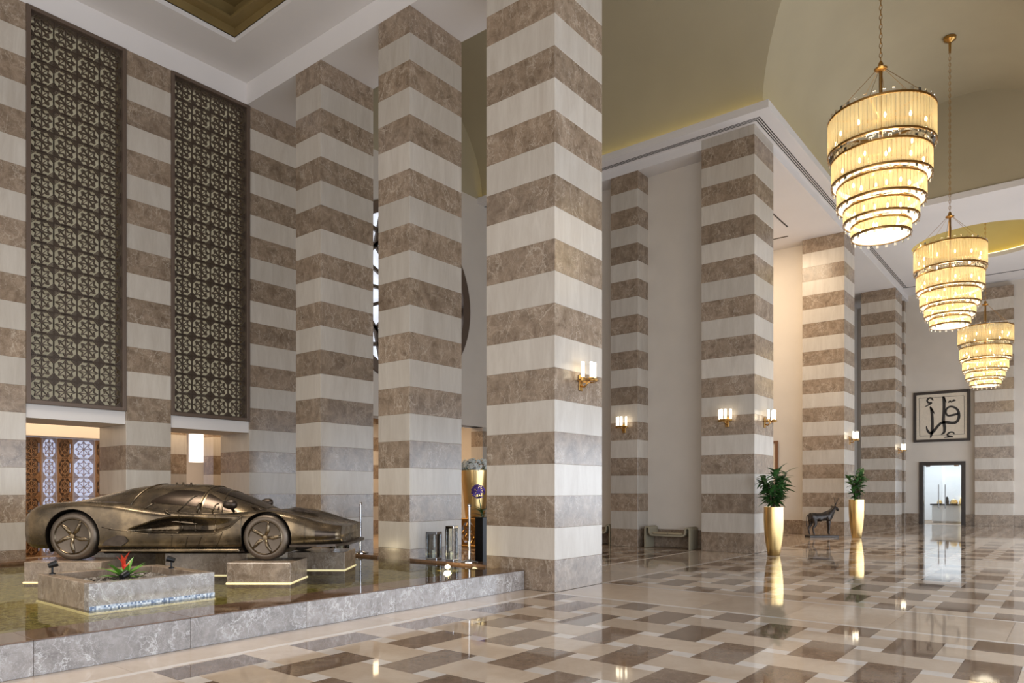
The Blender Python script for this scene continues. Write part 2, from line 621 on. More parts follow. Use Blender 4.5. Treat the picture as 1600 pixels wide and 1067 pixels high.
# cross strips between the columns, white border lines and the border beside the pool
for xs in (X1, XN, XF):
    for a, b in ((xs - 0.10, xs - 0.02), (xs + XW + 0.02, xs + XW + 0.10)):
        y = -4.0
        while y < 6.37:
            tile('f_white', a, b, y, min(y + 2.07, 6.37)); y += 2.07
    y = 6.37
    while y > -4.0:
        tile('f_beige', xs - 0.02, xs + XW + 0.02, max(y - 1.15, -4.0), y); y -= 1.15
x = -2.0
while x < 8.9:
    tile('f_white', x, min(x + 1.6, 9.05), 6.37, 6.45)
    tile('f_beige', x, min(x + 1.6, 9.05), 6.45, 6.98)
    x += 1.6
for a, b in ((10.49, XN), (XN + XW, XF), (XF + XW, XEND)):
    x = a
    while x < b - 0.05:
        tile('f_white', x, min(x + 1.75, b), 6.37, 6.43)
        tile('f_beige', x, min(x + 1.75, b), 6.43, 7.85)
        x += 1.75

# ------------------------------------------------------------------ striped marble columns
_course = {}


def courses(parent, x0, x1, y0, y1, z0, z1, first=0):
    """stack of alternating brown and cream marble courses; even index = brown"""
    i = 0
    z = z0
    while z < z1 - 0.01:
        h = min(BAND, z1 - z)
        mat = 'dark' if (i + first) % 2 == 0 else 'light'
        key = (mat, round(x1 - x0, 3), round(y1 - y0, 3), round(h, 3))
        if key not in _course:
            hx, hy = (x1 - x0) / 2, (y1 - y0) / 2
            _course[key] = MB().chamfer(-hx, hx, -hy, hy, 0.0, h, 0.004).mesh('marble_course', mat)
        put('marble_course', _course[key], parent, ((x0 + x1) / 2 - parent.location.x, (y0 + y1) / 2 - parent.location.y, z - parent.location.z))
        z += h
        i += 1


def column(x0, y0, xw, yw, z1, label):
    c = thing('column', label, 'column', (x0 + xw / 2, y0 + yw / 2, 0), kind='structure')
    courses(c, x0, x0 + xw, y0, y0 + yw, 0, z1)
    return c


column(X1, Y0, XW, 1.40, 10.5, 'largest striped brown and cream marble column, at the end of the pool kerb')
column(X1, 9.64, XW, 0.87, 10.5, 'middle striped marble column of the three rising beside the pool')
column(X1, 12.30, XW, 0.87, 10.5, 'striped marble column beside the pool farthest back, next to the screen wall')
column(XN, Y0, XW, 1.40, ZS, 'striped marble column with two wall lamps, between the bench and the first gold planter')
column(XF, Y0, XW, 1.40, 10.5, 'striped marble column directly behind the antelope sculpture')
column(XG, Y0, XW, 1.40, 10.5, 'striped marble column nearest to the calligraphy on the end wall')
column(XN, 9.66, 0.62, 0.87, 10.5, 'narrow striped pilaster at the left end of the bench, with one wall lamp')
column(XN, 12.30, 0.62, 0.87, 10.5, 'narrow striped pilaster hidden mostly behind the largest column')
column(37.70, 2.30, 0.32, 1.42, 10.5, 'striped pilaster on the end wall to the right of the glass door')
column(37.70, 6.50, 0.32, 1.30, 10.5, 'thin striped pilaster on the end wall left of the calligraphy')

# ------------------------------------------------------------------ screen wall (left back wall)
wl = thing('wall_left', 'striped marble wall holding two tall pierced metal screens above openings', 'wall', (0, YB, 0), kind='structure')
WT = 1.28
P1 = (4.66, 6.41)
P2 = (7.32, 9.15)
for a, b in ((1.6, P1[0]), (P1[1], P2[0]), (P2[1], 10.9)):
    courses(wl, a, b, YB, YB + WT, 0, 10.5)
for a, b in (P1, P2):
    MB().chamfer(a, b, YB + 0.03, YB + WT - 0.02, 2.92, 3.18, 0.004).build('lintel', 'white', wl, loc=(0, -YB, 0))
    MB().box(a, b, YB + 0.55, YB + WT - 0.02, 3.18, 10.5).build('recess_back', 'plaster', wl, loc=(0, -YB, 0))
MB().box(-6, 10.9, YB, YB + WT, 10.5, 11.6).build('upper_wall', 'white', wl, loc=(0, -YB, 0))
MB().box(-6, 1.6, YB, YB + WT, 0, 10.5).build('plain_wall', 'plaster', wl, loc=(0, -YB, 0))


def motif(w, h, bw, y0, y1):
    """one pierced tile: eight-petal star, hatched corners and cross bars"""
    mb = MB()
    S = lambda x, z: (x * w, z * h)
    R = 0.42
    for k in range(8):
        t = k * PI / 4
        tip = (R * math.cos(t), R * math.sin(t))
        mb.bar(S(0.0, 0.0), S(*tip), bw, y0, y1)
        t1 = t + PI / 4
        q = (0.27 * math.cos(t + PI / 8), 0.27 * math.sin(t + PI / 8))
        mb.bar(S(*tip), S(*q), bw, y0, y1)
        mb.bar(S(*q), S(R * math.cos(t1), R * math.sin(t1)), bw, y0, y1)
    for sx in (-1, 1):
        for sz in (-1, 1):
            for d in (0.07, 0.14, 0.21, 0.28):
                mb.bar(S(sx * 0.5, sz * (0.5 - d)), S(sx * (0.5 - d), sz * 0.5), bw, y0, y1)
    for z in (-0.45, 0.45):
        mb.bar(S(-0.2, z), S(0.2, z), bw, y0, y1)
    for z in (-0.5, 0.5):
        mb.bar(S(-0.5, z), S(0.5, z), bw, y0, y1)
    for x in (-0.5, 0.5):
        mb.bar(S(x, -0.5), S(x, 0.5), bw, y0, y1)
    return mb


def pierced_screen(a, b, label):
    z0, z1 = 3.18, 10.5
    s = thing('pierced_screen', label, 'metal screen', ((a + b) / 2, YB + 0.02, z0), group='pierced metal screens')
    w, h = b - a, z1 - z0
    fw = 0.075
    MB().chamfer(-w / 2, -w / 2 + fw, -0.05, 0.18, 0, h).build('frame_stile', 'frame_brown', s)
    MB().chamfer(w / 2 - fw, w / 2, -0.05, 0.18, 0, h).build('frame_stile', 'frame_brown', s)
    MB().chamfer(-w / 2 + fw, w / 2 - fw, -0.05, 0.18, 0, fw).build('frame_rail', 'frame_brown', s)
    MB().chamfer(-w / 2 + fw, w / 2 - fw, -0.05, 0.18, h - fw, h).build('frame_rail', 'frame_brown', s)
    nx, nz = 4, 17
    cw, ch = (w - 2 * fw) / nx, (h - 2 * fw) / nz
    me = motif(cw, ch, 0.0130, 0.0, 0.05).mesh('lattice_tile', 'brownmetal')
    for i in range(nx):
        for j in range(nz):
            put('lattice_tile', me, s, (-w / 2 + fw + cw * (i + 0.5), 0.03, fw + ch * (j + 0.5)))
    MB().box(-w / 2 + fw, w / 2 - fw, 0.30, 0.32, fw, h - fw).build('backing_panel', 'screen_glow', s)  # added glow, stands in for light showing through the holes


pierced_screen(P1[0], P1[1], 'tall pierced bronze screen above the opening at the far left')
pierced_screen(P2[0], P2[1], 'tall pierced bronze screen above the opening nearer the columns')

# back wall of the vaulted bay beside it, with the round window
bw_ = thing('wall_back', 'cream plaster wall with a round carved window behind the pool columns', 'wall', (14.1, YB, 0), kind='structure')
RC, ZC, RR = 14.1, 7.17, 2.62


def wall_with_hole(x0, x1, z0, z1, cx, cz, r, y0, y1, n=48):
    mb = MB()
    ring, outer = [], []
    for k in range(n):
        t = 2 * PI * k / n
        c, s = math.cos(t), math.sin(t)
        ring.append((cx + r * c, cz + r * s))
        ks = []
        if c > 1e-9: ks.append((x1 - cx) / c)
        if c < -1e-9: ks.append((x0 - cx) / c)
        if s > 1e-9: ks.append((z1 - cz) / s)
        if s < -1e-9: ks.append((z0 - cz) / s)
        m = min(ks)
        outer.append((cx + m * c, cz + m * s))
    for y in (y0, y1):
        vs = [(a, y, b) for a, b in ring] + [(a, y, b) for a, b in outer]
        mb.add(vs, [(k, (k + 1) % n, n + (k + 1) % n, n + k) for k in range(n)])
        for (qx, qz) in ((x0, z0), (x1, z0), (x1, z1), (x0, z1)):   # corner triangles
            ang = math.atan2(qz - cz, qx - cx) % (2 * PI)
            k = int(ang / (2 * PI / n))
            a, b = outer[k], outer[(k + 1) % n]
            mb.add([(a[0], y, a[1]), (b[0], y, b[1]), (qx, y, qz)], [(0, 1, 2)])
    vs = [(a, y0, b) for a, b in ring] + [(a, y1, b) for a, b in ring]
    mb.add(vs, [(k, (k + 1) % n, n + (k + 1) % n, n + k) for k in range(n)])
    return mb


wall_with_hole(10.9, 18.9, 3.62, 10.9, RC, ZC, RR - 0.12, YB, YB + 0.5).build('plaster_panel', 'plaster', bw_, loc=(-14.1, -YB, 0))
MB().box(10.9, 18.9, YB, YB + 0.5, 10.9, 14.6).build('lunette', 'olive', bw_, loc=(-14.1, -YB, 0))
MB().box(10.46, 11.0, YB - 0.03, YB + 0.5, 10.5, 11.0).build('spandrel', 'white', bw_, loc=(-14.1, -YB, 0))
for a, b in ((10.9, 11.9), (17.4, 18.9)):
    courses(bw_, a, b, YB, YB + 0.5, 0, 3.62)
rw = thing('window_1', 'round window filled with dark carved metal star tracery', 'window', (RC, YB, ZC), kind='structure')
MB().lathe([(RR, -0.08), (RR, 0.10), (RR - 0.30, 0.10), (RR - 0.30, -0.08)], 64, axis='y', closed=True).build('ring_frame', 'frame_brown', rw, smooth=True)
MB().lathe([(RR - 0.95, 0.0), (RR - 0.95, 0.08), (RR - 1.05, 0.08), (RR - 1.05, 0.0)], 48, axis='y', closed=True).build('inner_ring', 'brownmetal', rw, smooth=True)
for k in range(16):
    t = k * PI / 8
    for s in (-1, 1):
        mb = MB()
        t2 = t + s * PI / 8
        mb.bar((1.62 * math.cos(t), 1.62 * math.sin(t)), (2.34 * math.cos(t2), 2.34 * math.sin(t2)), 0.11, 0.0, 0.08)
        mb.build('tracery_bar', 'brownmetal', rw)
    MB().bar((0.0, 0.0), (1.6 * math.cos(t), 1.6 * math.sin(t)), 0.09, 0.0, 0.08).build('tracery_spoke', 'brownmetal', rw)
MB().lathe([(0.001, 0.0), (RR - 0.14, 0.0), (RR - 0.14, 0.02), (0.001, 0.02)], 48, c=(0, 0.30, 0), axis='y').build('pane', 'skyglass', rw)

# corridor behind the wall openings
corr = struct('wall_corridor', MB().box(-6, 20.5, 21.2, 21.5, 0, 5.0), 'plaster', 'warm lit wall far behind the openings under the screens', 'wall')
struct('ceiling_corridor', MB().box(-6, 20.5, YB + WT, 21.2, 4.5, 4.7), 'white', 'corridor ceiling behind the screen wall', 'ceiling')
struct('trim_1', MB().box(2.5, 9.2, 19.0, 19.25, 2.86, 4.5), 'plaster', 'cream bulkhead above the patterned copper partition', 'bulkhead')
pier = thing('wall_pier', 'striped marble pier seen through the opening under the right screen', 'wall', (9.9, 18.2, 0), kind='structure')
courses(pier, 8.2, 9.13, 18.0, 18.5, 0, 4.5)
courses(pier, 9.85, 11.2, 18.0, 18.5, 0, 4.5)
struct('wall_lounge', MB().box(11.6, 20.5, 20.6, 20.9, 0, 4.5), 'mat_copper', 'amber lit wall of the lounge behind the gold urn', 'wall')
band_wall = thing('wall_lounge_stripes', 'striped marble wall glowing amber behind the gold urn', 'wall', (16.0, 20.2, 0), kind='structure')
courses(band_wall, 12.5, 20.0, 20.0, 20.4, 0, 4.5)
lamp = thing('pendant_lamp', 'white drum pendant lamp seen through the opening under the right screen', 'lamp', (10.07, 19.3, 2.37))
MB().lathe([(0.20, 0.0), (0.20, 0.78), (0.185, 0.78), (0.185, 0.0)], 32, closed=True).build('lamp_shade', 'lampshade', lamp, smooth=True)
MB().lathe([(0.02, 0.6), (0.02, 2.12)], 8).build('suspension_rod', 'brass', lamp)
# copper partition behind the left opening: tall narrow leaves of pierced tiles
part = thing('patterned_partition', 'tall partition of pierced copper and pearl leaves behind the left opening', 'partition', (6.6, 19.6, 0))
widths = [('mat_copper', 0.34), ('pearl', 0.36), ('mat_copper', 0.42), ('pearl', 0.34), ('mat_copper', 0.34), ('pearl', 0.52), ('mat_copper', 0.4), ('pearl', 0.4)]
x = -1.35
for mat, wdt in widths:
    leaf = MB().box(0, 0.03, 0, 0.05, 0, 2.85).build('leaf_frame', mat, part, loc=(x, 0, 0))
    MB().box(wdt - 0.03, wdt, 0, 0.05, 0, 2.85).build('leaf_edge', mat, leaf)
    if mat == 'mat_copper':
        MB().box(0.03, wdt - 0.03, 0.10, 0.12, 0, 2.85).build('leaf_back', plain('tan_metal', lin(150, 118, 88), 0.4, 0.4) if 'tan' not in M else M['tan'], leaf)
    n = 6
    me = motif(wdt - 0.06, 2.85 / n, 0.016, 0.0, 0.03).mesh('pierced_tile', mat)
    for j in range(n):
        put('pierced_tile', me, leaf, (wdt / 2, 0.01, 2.85 / n * (j + 0.5)))
    x += wdt
struct('window_2', MB().box(5.0, 9.5, 20.15, 20.2, 0.05, 2.85), emit('daylight_behind_partition', (0.66, 0.74, 1.0, 1), 0.55), 'bluish daylit glass behind the patterned copper partition', 'window')

# ------------------------------------------------------------------ niche side (beyond the vaulted bay)
struct('wall_niche', MB().box(18.32, 18.6, 7.79, 20.0, 0.5, 10.5), 'plaster', 'plain cream wall behind the olive bench', 'wall')
struct('baseboard_niche', MB().chamfer(18.30, 18.6, 7.79, 15.1, 0.0, 0.5), 'dark', 'brown marble skirting behind the olive bench', 'skirting')
struct('wall_bay', MB().box(26.85, 27.1, 7.79, 16.0, 0.5, 10.5), 'plaster', 'cream wall glowing warm between two hall columns', 'wall')
struct('baseboard_bay', MB().chamfer(26.83, 27.1, 7.79, 16.0, 0.0, 0.5), 'dark', 'brown marble skirting left of the antelope sculpture', 'skirting')
struct('wall_bay_back', MB().box(18.6, 26.85, 12.0, 12.3, 0, 10.5), 'plaster', 'back wall of the side bay behind the first gold planter', 'wall')
struct('wall_bay_far', MB().box(27.1, 37.95, 8.6, 8.9, 0, 10.5), 'plaster', 'side wall between the two farthest hall columns', 'wall')
pf = thing('brown_picture_frame', 'brown wooden frame on the warm cream wall, half hidden by the column', 'picture', (26.84, 9.41, 1.6), group=None)
for a, b, c, d in ((-0.62, -0.52, 0, 1.82), (0.52, 0.62, 0, 1.82), (-0.52, 0.52, 0, 0.1), (-0.52, 0.52, 1.72, 1.82)):
    MB().chamfer(-0.06, 0.0, a, b, c, d).build('frame_bar', plain('walnut_frame', lin(120, 82, 52), 0.4) if 'walnut' not in M else M['walnut'], pf)
MB().box(-0.03, 0.0, -0.52, 0.52, 0.1, 1.72).build('picture_sheet', 'canvas', pf)

# end wall with the glass door
ew = thing('wall_end', 'cream end wall with a glass door and a large calligraphy picture', 'wall', (XEND, 4.0, 0), kind='structure')
DY0, DY1, DZ = 4.10, 5.93, 2.90
for a, b, c, d in ((-8, DY0, 0, 10.8), (DY1, 9.0, 0, 10.8), (DY0, DY1, DZ, 10.8)):
    MB().box(0, 0.3, a - 4.0, b - 4.0, c, d).build('plaster_panel', 'plaster', ew)
for a, b in ((DY1, 6.5), (3.72, DY0), (-8, 2.3)):
    MB().chamfer(-0.04, 0.0, a - 4.0, b - 4.0, 0, 0.5).build('skirting', 'dark', ew)
d1 = thing('door_1', 'dark framed double glass door with long steel handles in the end wall', 'door', (XEND, (DY0 + DY1) / 2, 0), kind='structure')
hw = (DY1 - DY0) / 2
for s in (-1, 1):
    a, b = sorted((s * hw, s * (hw - 0.16)))
    MB().chamfer(-0.08, 0.32, a, b, 0, DZ).build('jamb', 'darkwood', d1)
    a, b = sorted((s * (hw - 0.17), s * 0.01))
    lf = MB().box(0.02, 0.035, a, b, 0.02, DZ - 0.16).build('glass_leaf', 'glass', d1)
    MB().tube([(-0.07, s * 0.13, 0.75), (-0.07, s * 0.13, 1.85)], 0.022).build('handle', 'steel', lf, smooth=True)
    for z in (0.95, 1.65):
        MB().tube([(-0.07, s * 0.13, z), (0.02, s * 0.13, z)], 0.012).build('handle_fixing', 'steel', lf)
    MB().box(-0.01, 0.06, s * (hw - 0.35) - 0.09, s * (hw - 0.35) + 0.09, DZ - 0.22, DZ - 0.16).build('patch_hinge', 'chrome', lf)
MB().chamfer(-0.08, 0.32, -hw + 0.16, hw - 0.16, DZ - 0.16, DZ).build('head', 'darkwood', d1)
# room beyond the door
struct('wall_far_room', MB().box(43.5, 43.7, 1.5, 9.0, 0, 3.4), 'whitepaint', 'white wall of the bright room behind the glass door', 'wall')
struct('wall_far_room_side', MB().box(38.3, 43.5, 7.6, 7.8, 0, 3.4), 'whitepaint', 'left side wall of the bright room behind the glass door', 'wall')
struct('ceiling_far_room', MB().box(38.3, 43.7, 1.5, 9.0, 3.4, 3.6), 'whitepaint', 'ceiling of the bright room behind the glass door', 'ceiling')
struct('trim_2', MB().box(43.42, 43.5, 4.2, 5.7, 0, 2.35), 'whitepaint', 'white door casing on the wall of the far bright room', 'trim')
ct = thing('buffet_counter', 'white counter in the bright room behind the glass door', 'counter', (40.6, 4.9, 0))
MB().chamfer(-0.35, 0.35, -1.2, 0.85, 0.08, 0.86).build('counter_body', 'whitepaint', ct)
MB().chamfer(-0.30, 0.30, -1.1, 0.8, 0.0, 0.08).build('plinth', 'white', ct)
MB().chamfer(-0.42, 0.42, -1.28, 0.92, 0.86, 0.92).build('counter_top', 'black', ct)
for i, (yy, ww, hh, mt) in enumerate(((0.55, 0.24, 0.20, 'gold'), (0.24, 0.18, 0.36, 'black'), (-0.05, 0.34, 0.24, 'gold'), (-0.44, 0.38, 0.34, 'gold'), (-0.88, 0.34, 0.24, 'gold'))):
    b = thing('display_tray', ['small gilt tray at the left end of the buffet counter', 'dark upright canister on the buffet counter', 'gilt tray in the middle of the buffet counter', 'tall domed gilt tray on the buffet counter', 'gilt tray at the right end of the buffet counter'][i], 'tray', (40.5, 4.9 + yy, 0.92), group='trays on the buffet counter')
    MB().lathe([(ww * 0.42, 0), (ww * 0.5, 0.02), (ww * 0.5, hh * 0.4), (ww * 0.44, hh * 0.45)], 16).build('tray_body', mt, b, smooth=True)
    MB().lathe([(ww * 0.44, hh * 0.45), (ww * 0.36, hh * 0.8), (ww * 0.12, hh), (0.01, hh)], 16).build('lid', mt, b, smooth=True)

# ------------------------------------------------------------------ ceilings
ZL = 11.0
# left bay: white ceiling with a sunk gold panel
cl = thing('ceiling_left_bay', 'white ceiling of the pool bay with a sunken gold panel', 'ceiling', (4, 11, ZL), kind='structure')
CX1, CY1 = 8.09, 13.92           # far right corner of the coffer
for a, b, c, d in ((-8, CX1, CY1, YB), (CX1, X1, -2, YB), (-8, -2.0, -2, CY1), (-2.0, CX1, -2, 4.0)):
    MB().box(a - 4, b - 4, c - 11, d - 11, 0, 0.12).build('ceiling_slab', 'white', cl)
MB().box(-2.0 - 4, CX1 - 4, 4.0 - 11, CY1 - 11, 0.75, 0.85).build('sunken_panel', 'gold_ceiling', cl)
for a, b, c, d in ((-2.0, CX1, CY1, CY1 + 0.05), (CX1, CX1 + 0.05, 4.0, CY1 + 0.05), (-2.05, -2.0, 4.0, CY1)):
    MB().box(a - 4, b - 4, c - 11, d - 11, 0.10, 0.85).build('coffer_side', 'gold_ceiling', cl)
for a, b, c, d in ((-2.0, CX1, CY1 - 0.22, CY1 - 0.002), (CX1 - 0.22, CX1 - 0.002, 4.0, CY1 - 0.22)):
    MB().box(a - 4, b - 4, c - 11, d - 11, 0.30, 0.36).build('coffer_ledge', 'gold_ceiling', cl)
struct('beam_columns', MB().box(X1 + 0.002, X1 + XW, Y0 - 6, YB, 10.5, 14.6), 'white', 'white beam running over the three pool columns', 'beam')

# vaulted hall: cross vault of two barrels over a soffit with cove lip
VX0, VX1 = X1 + XW + 0.55, 17.15          # barrel across (axis Y)
VY1 = 5.85
VY0 = 2 * YC - VY1
VXE = 26.35                                # end of the long barrel
ZV = 10.90
ZT = 10.94


def arch_pts(a, b, n=28):
    r = (b - a) / 2
    return [((a + b) / 2 - r * math.cos(PI * k / n), r * math.sin(PI * k / n)) for k in range(n + 1)]


def vault_z(t, a, b):
    r = (b - a) / 2
    d = t - (a + b) / 2
    return math.sqrt(max(0.0, r * r - d * d)) if abs(d) <= r else -1.0


SB = 0.22                                  # springing stands back behind the lip: cove trough
ax0, ax1 = VX0 - SB, VX1 + SB
ay0, ay1 = VY0 - SB, VY1 + SB
RA, RB = (ax1 - ax0) / 2, (ay1 - ay0) / 2


def vault(axis):
    """barrel with the crossing square cut away along the groins; rise equalised so the groins meet"""
    mb = MB()
    n = 48
    rise = 3.1
    if axis == 'y':
        seg = [(ax0 + (ax1 - ax0) * (0.5 - 0.5 * math.cos(PI * k / n)), rise * math.sin(PI * k / n)) for k in range(n + 1)]
    else:
        seg = [(ay0 + (ay1 - ay0) * (0.5 - 0.5 * math.cos(PI * k / n)), rise * math.sin(PI * k / n)) for k in range(n + 1)]
    for side in (0, 1):
        vs = []
        for k, (t, z) in enumerate(seg):
            f = 0.5 - 0.5 * math.cos(PI * k / n)
            f = f if f <= 0.5 else 1 - f              # how far in along the groin
            if axis == 'y':
                g = ay1 - (ay1 - ay0) * f if side else ay0 + (ay1 - ay0) * f
                e = YB if side else -8.0
                vs += [(t, g, ZV + z), (t, e, ZV + z)]
            else:
                g = ax1 - (ax1 - ax0) * f if side else ax0 + (ax1 - ax0) * f
                e = VXE if side else X1 + 0.6
                vs += [(g, t, ZV + z), (e, t, ZV + z)]
        mb.add(vs, [(2 * k, 2 * k + 1, 2 * k + 3, 2 * k + 2) for k in range(n)])
    return mb


vt = thing('ceiling_vault', 'olive cross-vaulted ceiling over the hall', 'ceiling', (14.1, YC, ZV), kind='structure')
vault('y').build('cross_barrel', 'olive', vt, smooth='all', loc=(-14.1, -YC, -ZV))
vault('x').build('long_barrel', 'olive', vt, smooth='all', loc=(-14.1, -YC, -ZV))
MB().box(VXE, VXE + 0.15, VY0 - 0.6, VY1 + 0.6, ZV - 0.02, 14.6).build('end_lunette', 'olive', vt, loc=(-14.1, -YC, -ZV))

# hall soffit, 10.75 m, with a cove lip around the vault edge
sf = thing('ceiling_soffit', 'white flat soffit with air slots around the vault', 'ceiling', (18, YC, ZS), kind='structure')


def slab(x0, x1, y0, y1, z0=ZS, z1=ZS + 0.06, name='soffit_slab', mat='white'):
    return MB().box(x0 - 18, x1 - 18, y0 - YC, y1 - YC, z0 - ZS, z1 - ZS).build(name, mat, sf)


slab(VX1, XN, Y0, YB)                       # along the niche side
slab(VX1, VXE, VY1, Y0)                     # along the hall
slab(XN + XW, XF, Y0, Y0 + 0.05, 10.5, ZS + 0.06, 'fascia')
slab(XN, XN + 0.05, Y1, YB, 10.5, ZS + 0.06, 'fascia')
slab(XN + 0.05, XN + XW, Y1, YB, 10.5, 10.56)
slab(XN + XW, VXE, Y0 + 0.05, YB, 10.5, 10.56)
slab(VX1, VXE + 0.02, VY1, VY1 + 0.07, ZS + 0.06, ZT, 'cove_lip')
slab(VX1, VX1 + 0.07, VY1 + 0.07, YB, ZS + 0.06, ZT, 'cove_lip')
slab(VXE - 0.05, VXE + 0.0, -4.0, Y0, ZS - 0.001, ZT, 'cove_lip')
slab(VX1 + 0.09, VX1 + 0.15, VY1 + 0.10, YB - 0.2, ZS + 0.06, ZS + 0.09, 'cove_strip', 'cove')
slab(VX1 + 0.17, VXE - 0.3, VY1 + 0.09, VY1 + 0.15, ZS + 0.06, ZS + 0.09, 'cove_strip', 'cove')
# far bay: flat ceiling with a round gold dish
DXC, DR = 31.45, 2.25
mb = MB()
n = 64
ring = [(DXC + DR * math.cos(2 * PI * k / n), YC + DR * math.sin(2 * PI * k / n)) for k in range(n)]
x0, x1, y0, y1 = VXE, XEND, -4.0, Y0
outer = []
for k in range(n):
    t = 2 * PI * k / n
    c, s = math.cos(t), math.sin(t)
    m = min([v for v in (((x1 - DXC) / c if c > 1e-9 else 1e9), ((x0 - DXC) / c if c < -1e-9 else 1e9), ((y1 - YC) / s if s > 1e-9 else 1e9), ((y0 - YC) / s if s < -1e-9 else 1e9))])
    outer.append((DXC + m * c, YC + m * s))
mb.add([(a - 18, b - YC, 0) for a, b in ring] + [(a - 18, b - YC, 0) for a, b in outer], [(k, (k + 1) % n, n + (k + 1) % n, n + k) for k in range(n)])
for (qx, qy) in ((x0, y0), (x1, y0), (x1, y1), (x0, y1)):
    ang = math.atan2(qy - YC, qx - DXC) % (2 * PI)
    k = int(ang / (2 * PI / n))
    a, b = outer[k], outer[(k + 1) % n]
    mb.add([(a[0] - 18, a[1] - YC, 0), (b[0] - 18, b[1] - YC, 0), (qx - 18, qy - YC, 0)], [(0, 1, 2)])
mb.build('dish_ceiling', 'white', sf)
MB().lathe([(DR, 0.0), (DR, 0.16), (DR + 0.16, 0.16), (DR + 0.16, 0.2)], 64, c=(DXC - 18, 0, 0), cap=False).build('dish_rim', 'white', sf, smooth=True)
prof = [((DR + 0.16) * math.cos(a * PI / 2 / 12), 0.2 + 0.9 * math.sin(a * PI / 2 / 12)) for a in range(13)]
MB().lathe(prof[:-1] + [(0.002, 1.1)], 64, c=(DXC - 18, 0, 0), cap=False).build('gold_dish', plain('gold_dome_plaster', lin(170, 150, 92), 0.55, noise=0.05, nscale=1.0), sf, smooth='all')
MB().lathe([(DR + 0.05, 0.165), (DR + 0.05, 0.19), (DR + 0.11, 0.19), (DR + 0.11, 0.165)], 64, c=(DXC - 18, 0, 0), closed=True).build('cove_strip', 'cove', sf)
slab(XF, XEND, Y0, Y0 + 0.05, 10.5, ZS + 0.06, 'fascia')
slab(VXE, XEND, Y0 + 0.05, 9.0, 10.5, 10.56)
# air slots: three dark lines following the cornice
for k in range(3):
    o = 0.055 * k
    slab(XN - 0.25 + o, XN - 0.225 + o, Y0 - 0.22 + o, YB, ZS - 0.004, ZS + 0.001, 'air_slot', 'slot')
    slab(XN - 0.25 + o, 36.4, Y0 - 0.22 + o, Y0 - 0.195 + o, ZS - 0.004, ZS + 0.001, 'air_slot', 'slot')
    slab(36.38 - o * 0.5, 36.41 - o * 0.5, -2.0, Y0 - 0.22 + o, ZS - 0.004, ZS + 0.001, 'air_slot', 'slot')
slab(25.55, 25.64, 8.05, 9.6, 10.494, 10.501, 'air_slot', 'stem')
slab(23.2, 24.7, 7.75, 7.80, 10.494, 10.501, 'air_slot', 'slot')
# roof slab that closes the hall above the vaults
struct('roof_slab', MB().box(-10, 48, -8, 24, 14.7, 15.0), 'white', 'roof slab above the vaulted hall', 'roof')
# the opposite long side above its glazed entrance front (never in frame, closes the room)
struct('wall_right', MB().box(-10, 48, -6.2, -6.0, 6.0, 14.7), 'plaster', 'wall above the glazed entrance front on the far side of the hall', 'wall')

# ------------------------------------------------------------------ reflecting pool
WZ = 0.292
pool = thing('reflecting_pool', 'shallow reflecting pool edged with brown marble under the bronze car', 'pool', (4, 10, 0), kind='structure')
KY0, KY1 = 6.98, 7.50
x = -1.9
i = 0
while x < X1 - 0.01:
    e = min(x + 1.37, X1 - 0.004)
    MB().chamfer(x + 0.001, e - 0.001, KY0, KY0 + 0.06, 0, 0.300, 0.003).build('kerb_slab', 'grey', pool, loc=(-4, -10, 0))  # kerb face in the marble copy with daylight sheen in its colour
    MB().chamfer(x + 0.001, e - 0.001, KY0 - 0.004, KY1, 0.300, 0.312, 0.003).build('kerb_coping', 'wet', pool, loc=(-4, -10, 0))
    x = e
MB().box(-1.9, X1 - 0.01, KY0 + 0.06, KY1, 0.0, 0.30).build('kerb_core', 'wet', pool, loc=(-4, -10, 0))
MB().box(-1.9, X1 - 0.01, KY1, 14.6, 0.02, 0.235).build('pool_bed', 'poolfloor', pool, loc=(-4, -10, 0))
MB().box(-1.9, X1 - 0.02, KY1, KY1 + 0.012, 0.245, 0.275).build('underwater_strip', 'pool_led', pool, loc=(-4, -10, 0))
for a, b in ((Y1 + 0.003, 9.637), (10.513, 12.297), (13.173, 15.09)):
    MB().chamfer(X1 - 0.01, X1 + 0.38, a, b, 0.0, 0.335).build('side_coping', 'wet', pool, loc=(-4, -10, 0))
MB().chamfer(-1.9, X1 - 0.02, 14.6, 15.09, 0.0, 0.335).build('back_coping', 'wet', pool, loc=(-4, -10, 0))
MB().add([(-1.9 - 4, KY1 - 10, WZ), (X1 - 4.01, KY1 - 10, WZ), (X1 - 4.01, 4.6, WZ), (-5.9, 4.6, WZ)], [(0, 1, 2, 3)]).build('water_surface', 'water', pool)
for (px, py, lab) in ((7.95, 11.3, 'small white dome pool light near the car nose'), (8.72, 8.35, 'small white dome pool light close to the largest column')):
    pl = thing('pool_light', lab, 'light', (px, py, 0.14), group='pool lights')
    MB().lathe([(0.05, 0), (0.05, 0.15), (0.04, 0.175), (0.02, 0.19), (0.001, 0.195)], 16).build('dome_lens', emit('lit_dome', (1.0, 0.9, 0.7, 1), 1.6), pl, smooth=True)
    MB().lathe([(0.055, 0), (0.065, 0.01), (0.065, 0.14), (0.052, 0.145)], 16).build('collar', 'chrome', pl, smooth=True)
    ld = bpy.data.lights.new('pool_lamp', 'POINT'); ld.energy = 9; ld.color = (1.0, 0.82, 0.5); ld.shadow_soft_size = 0.06
    lo = bpy.data.objects.new('pool_lamp', ld); COL.objects.link(lo); lo.parent = pl; lo.location = (0, 0, 0.27)


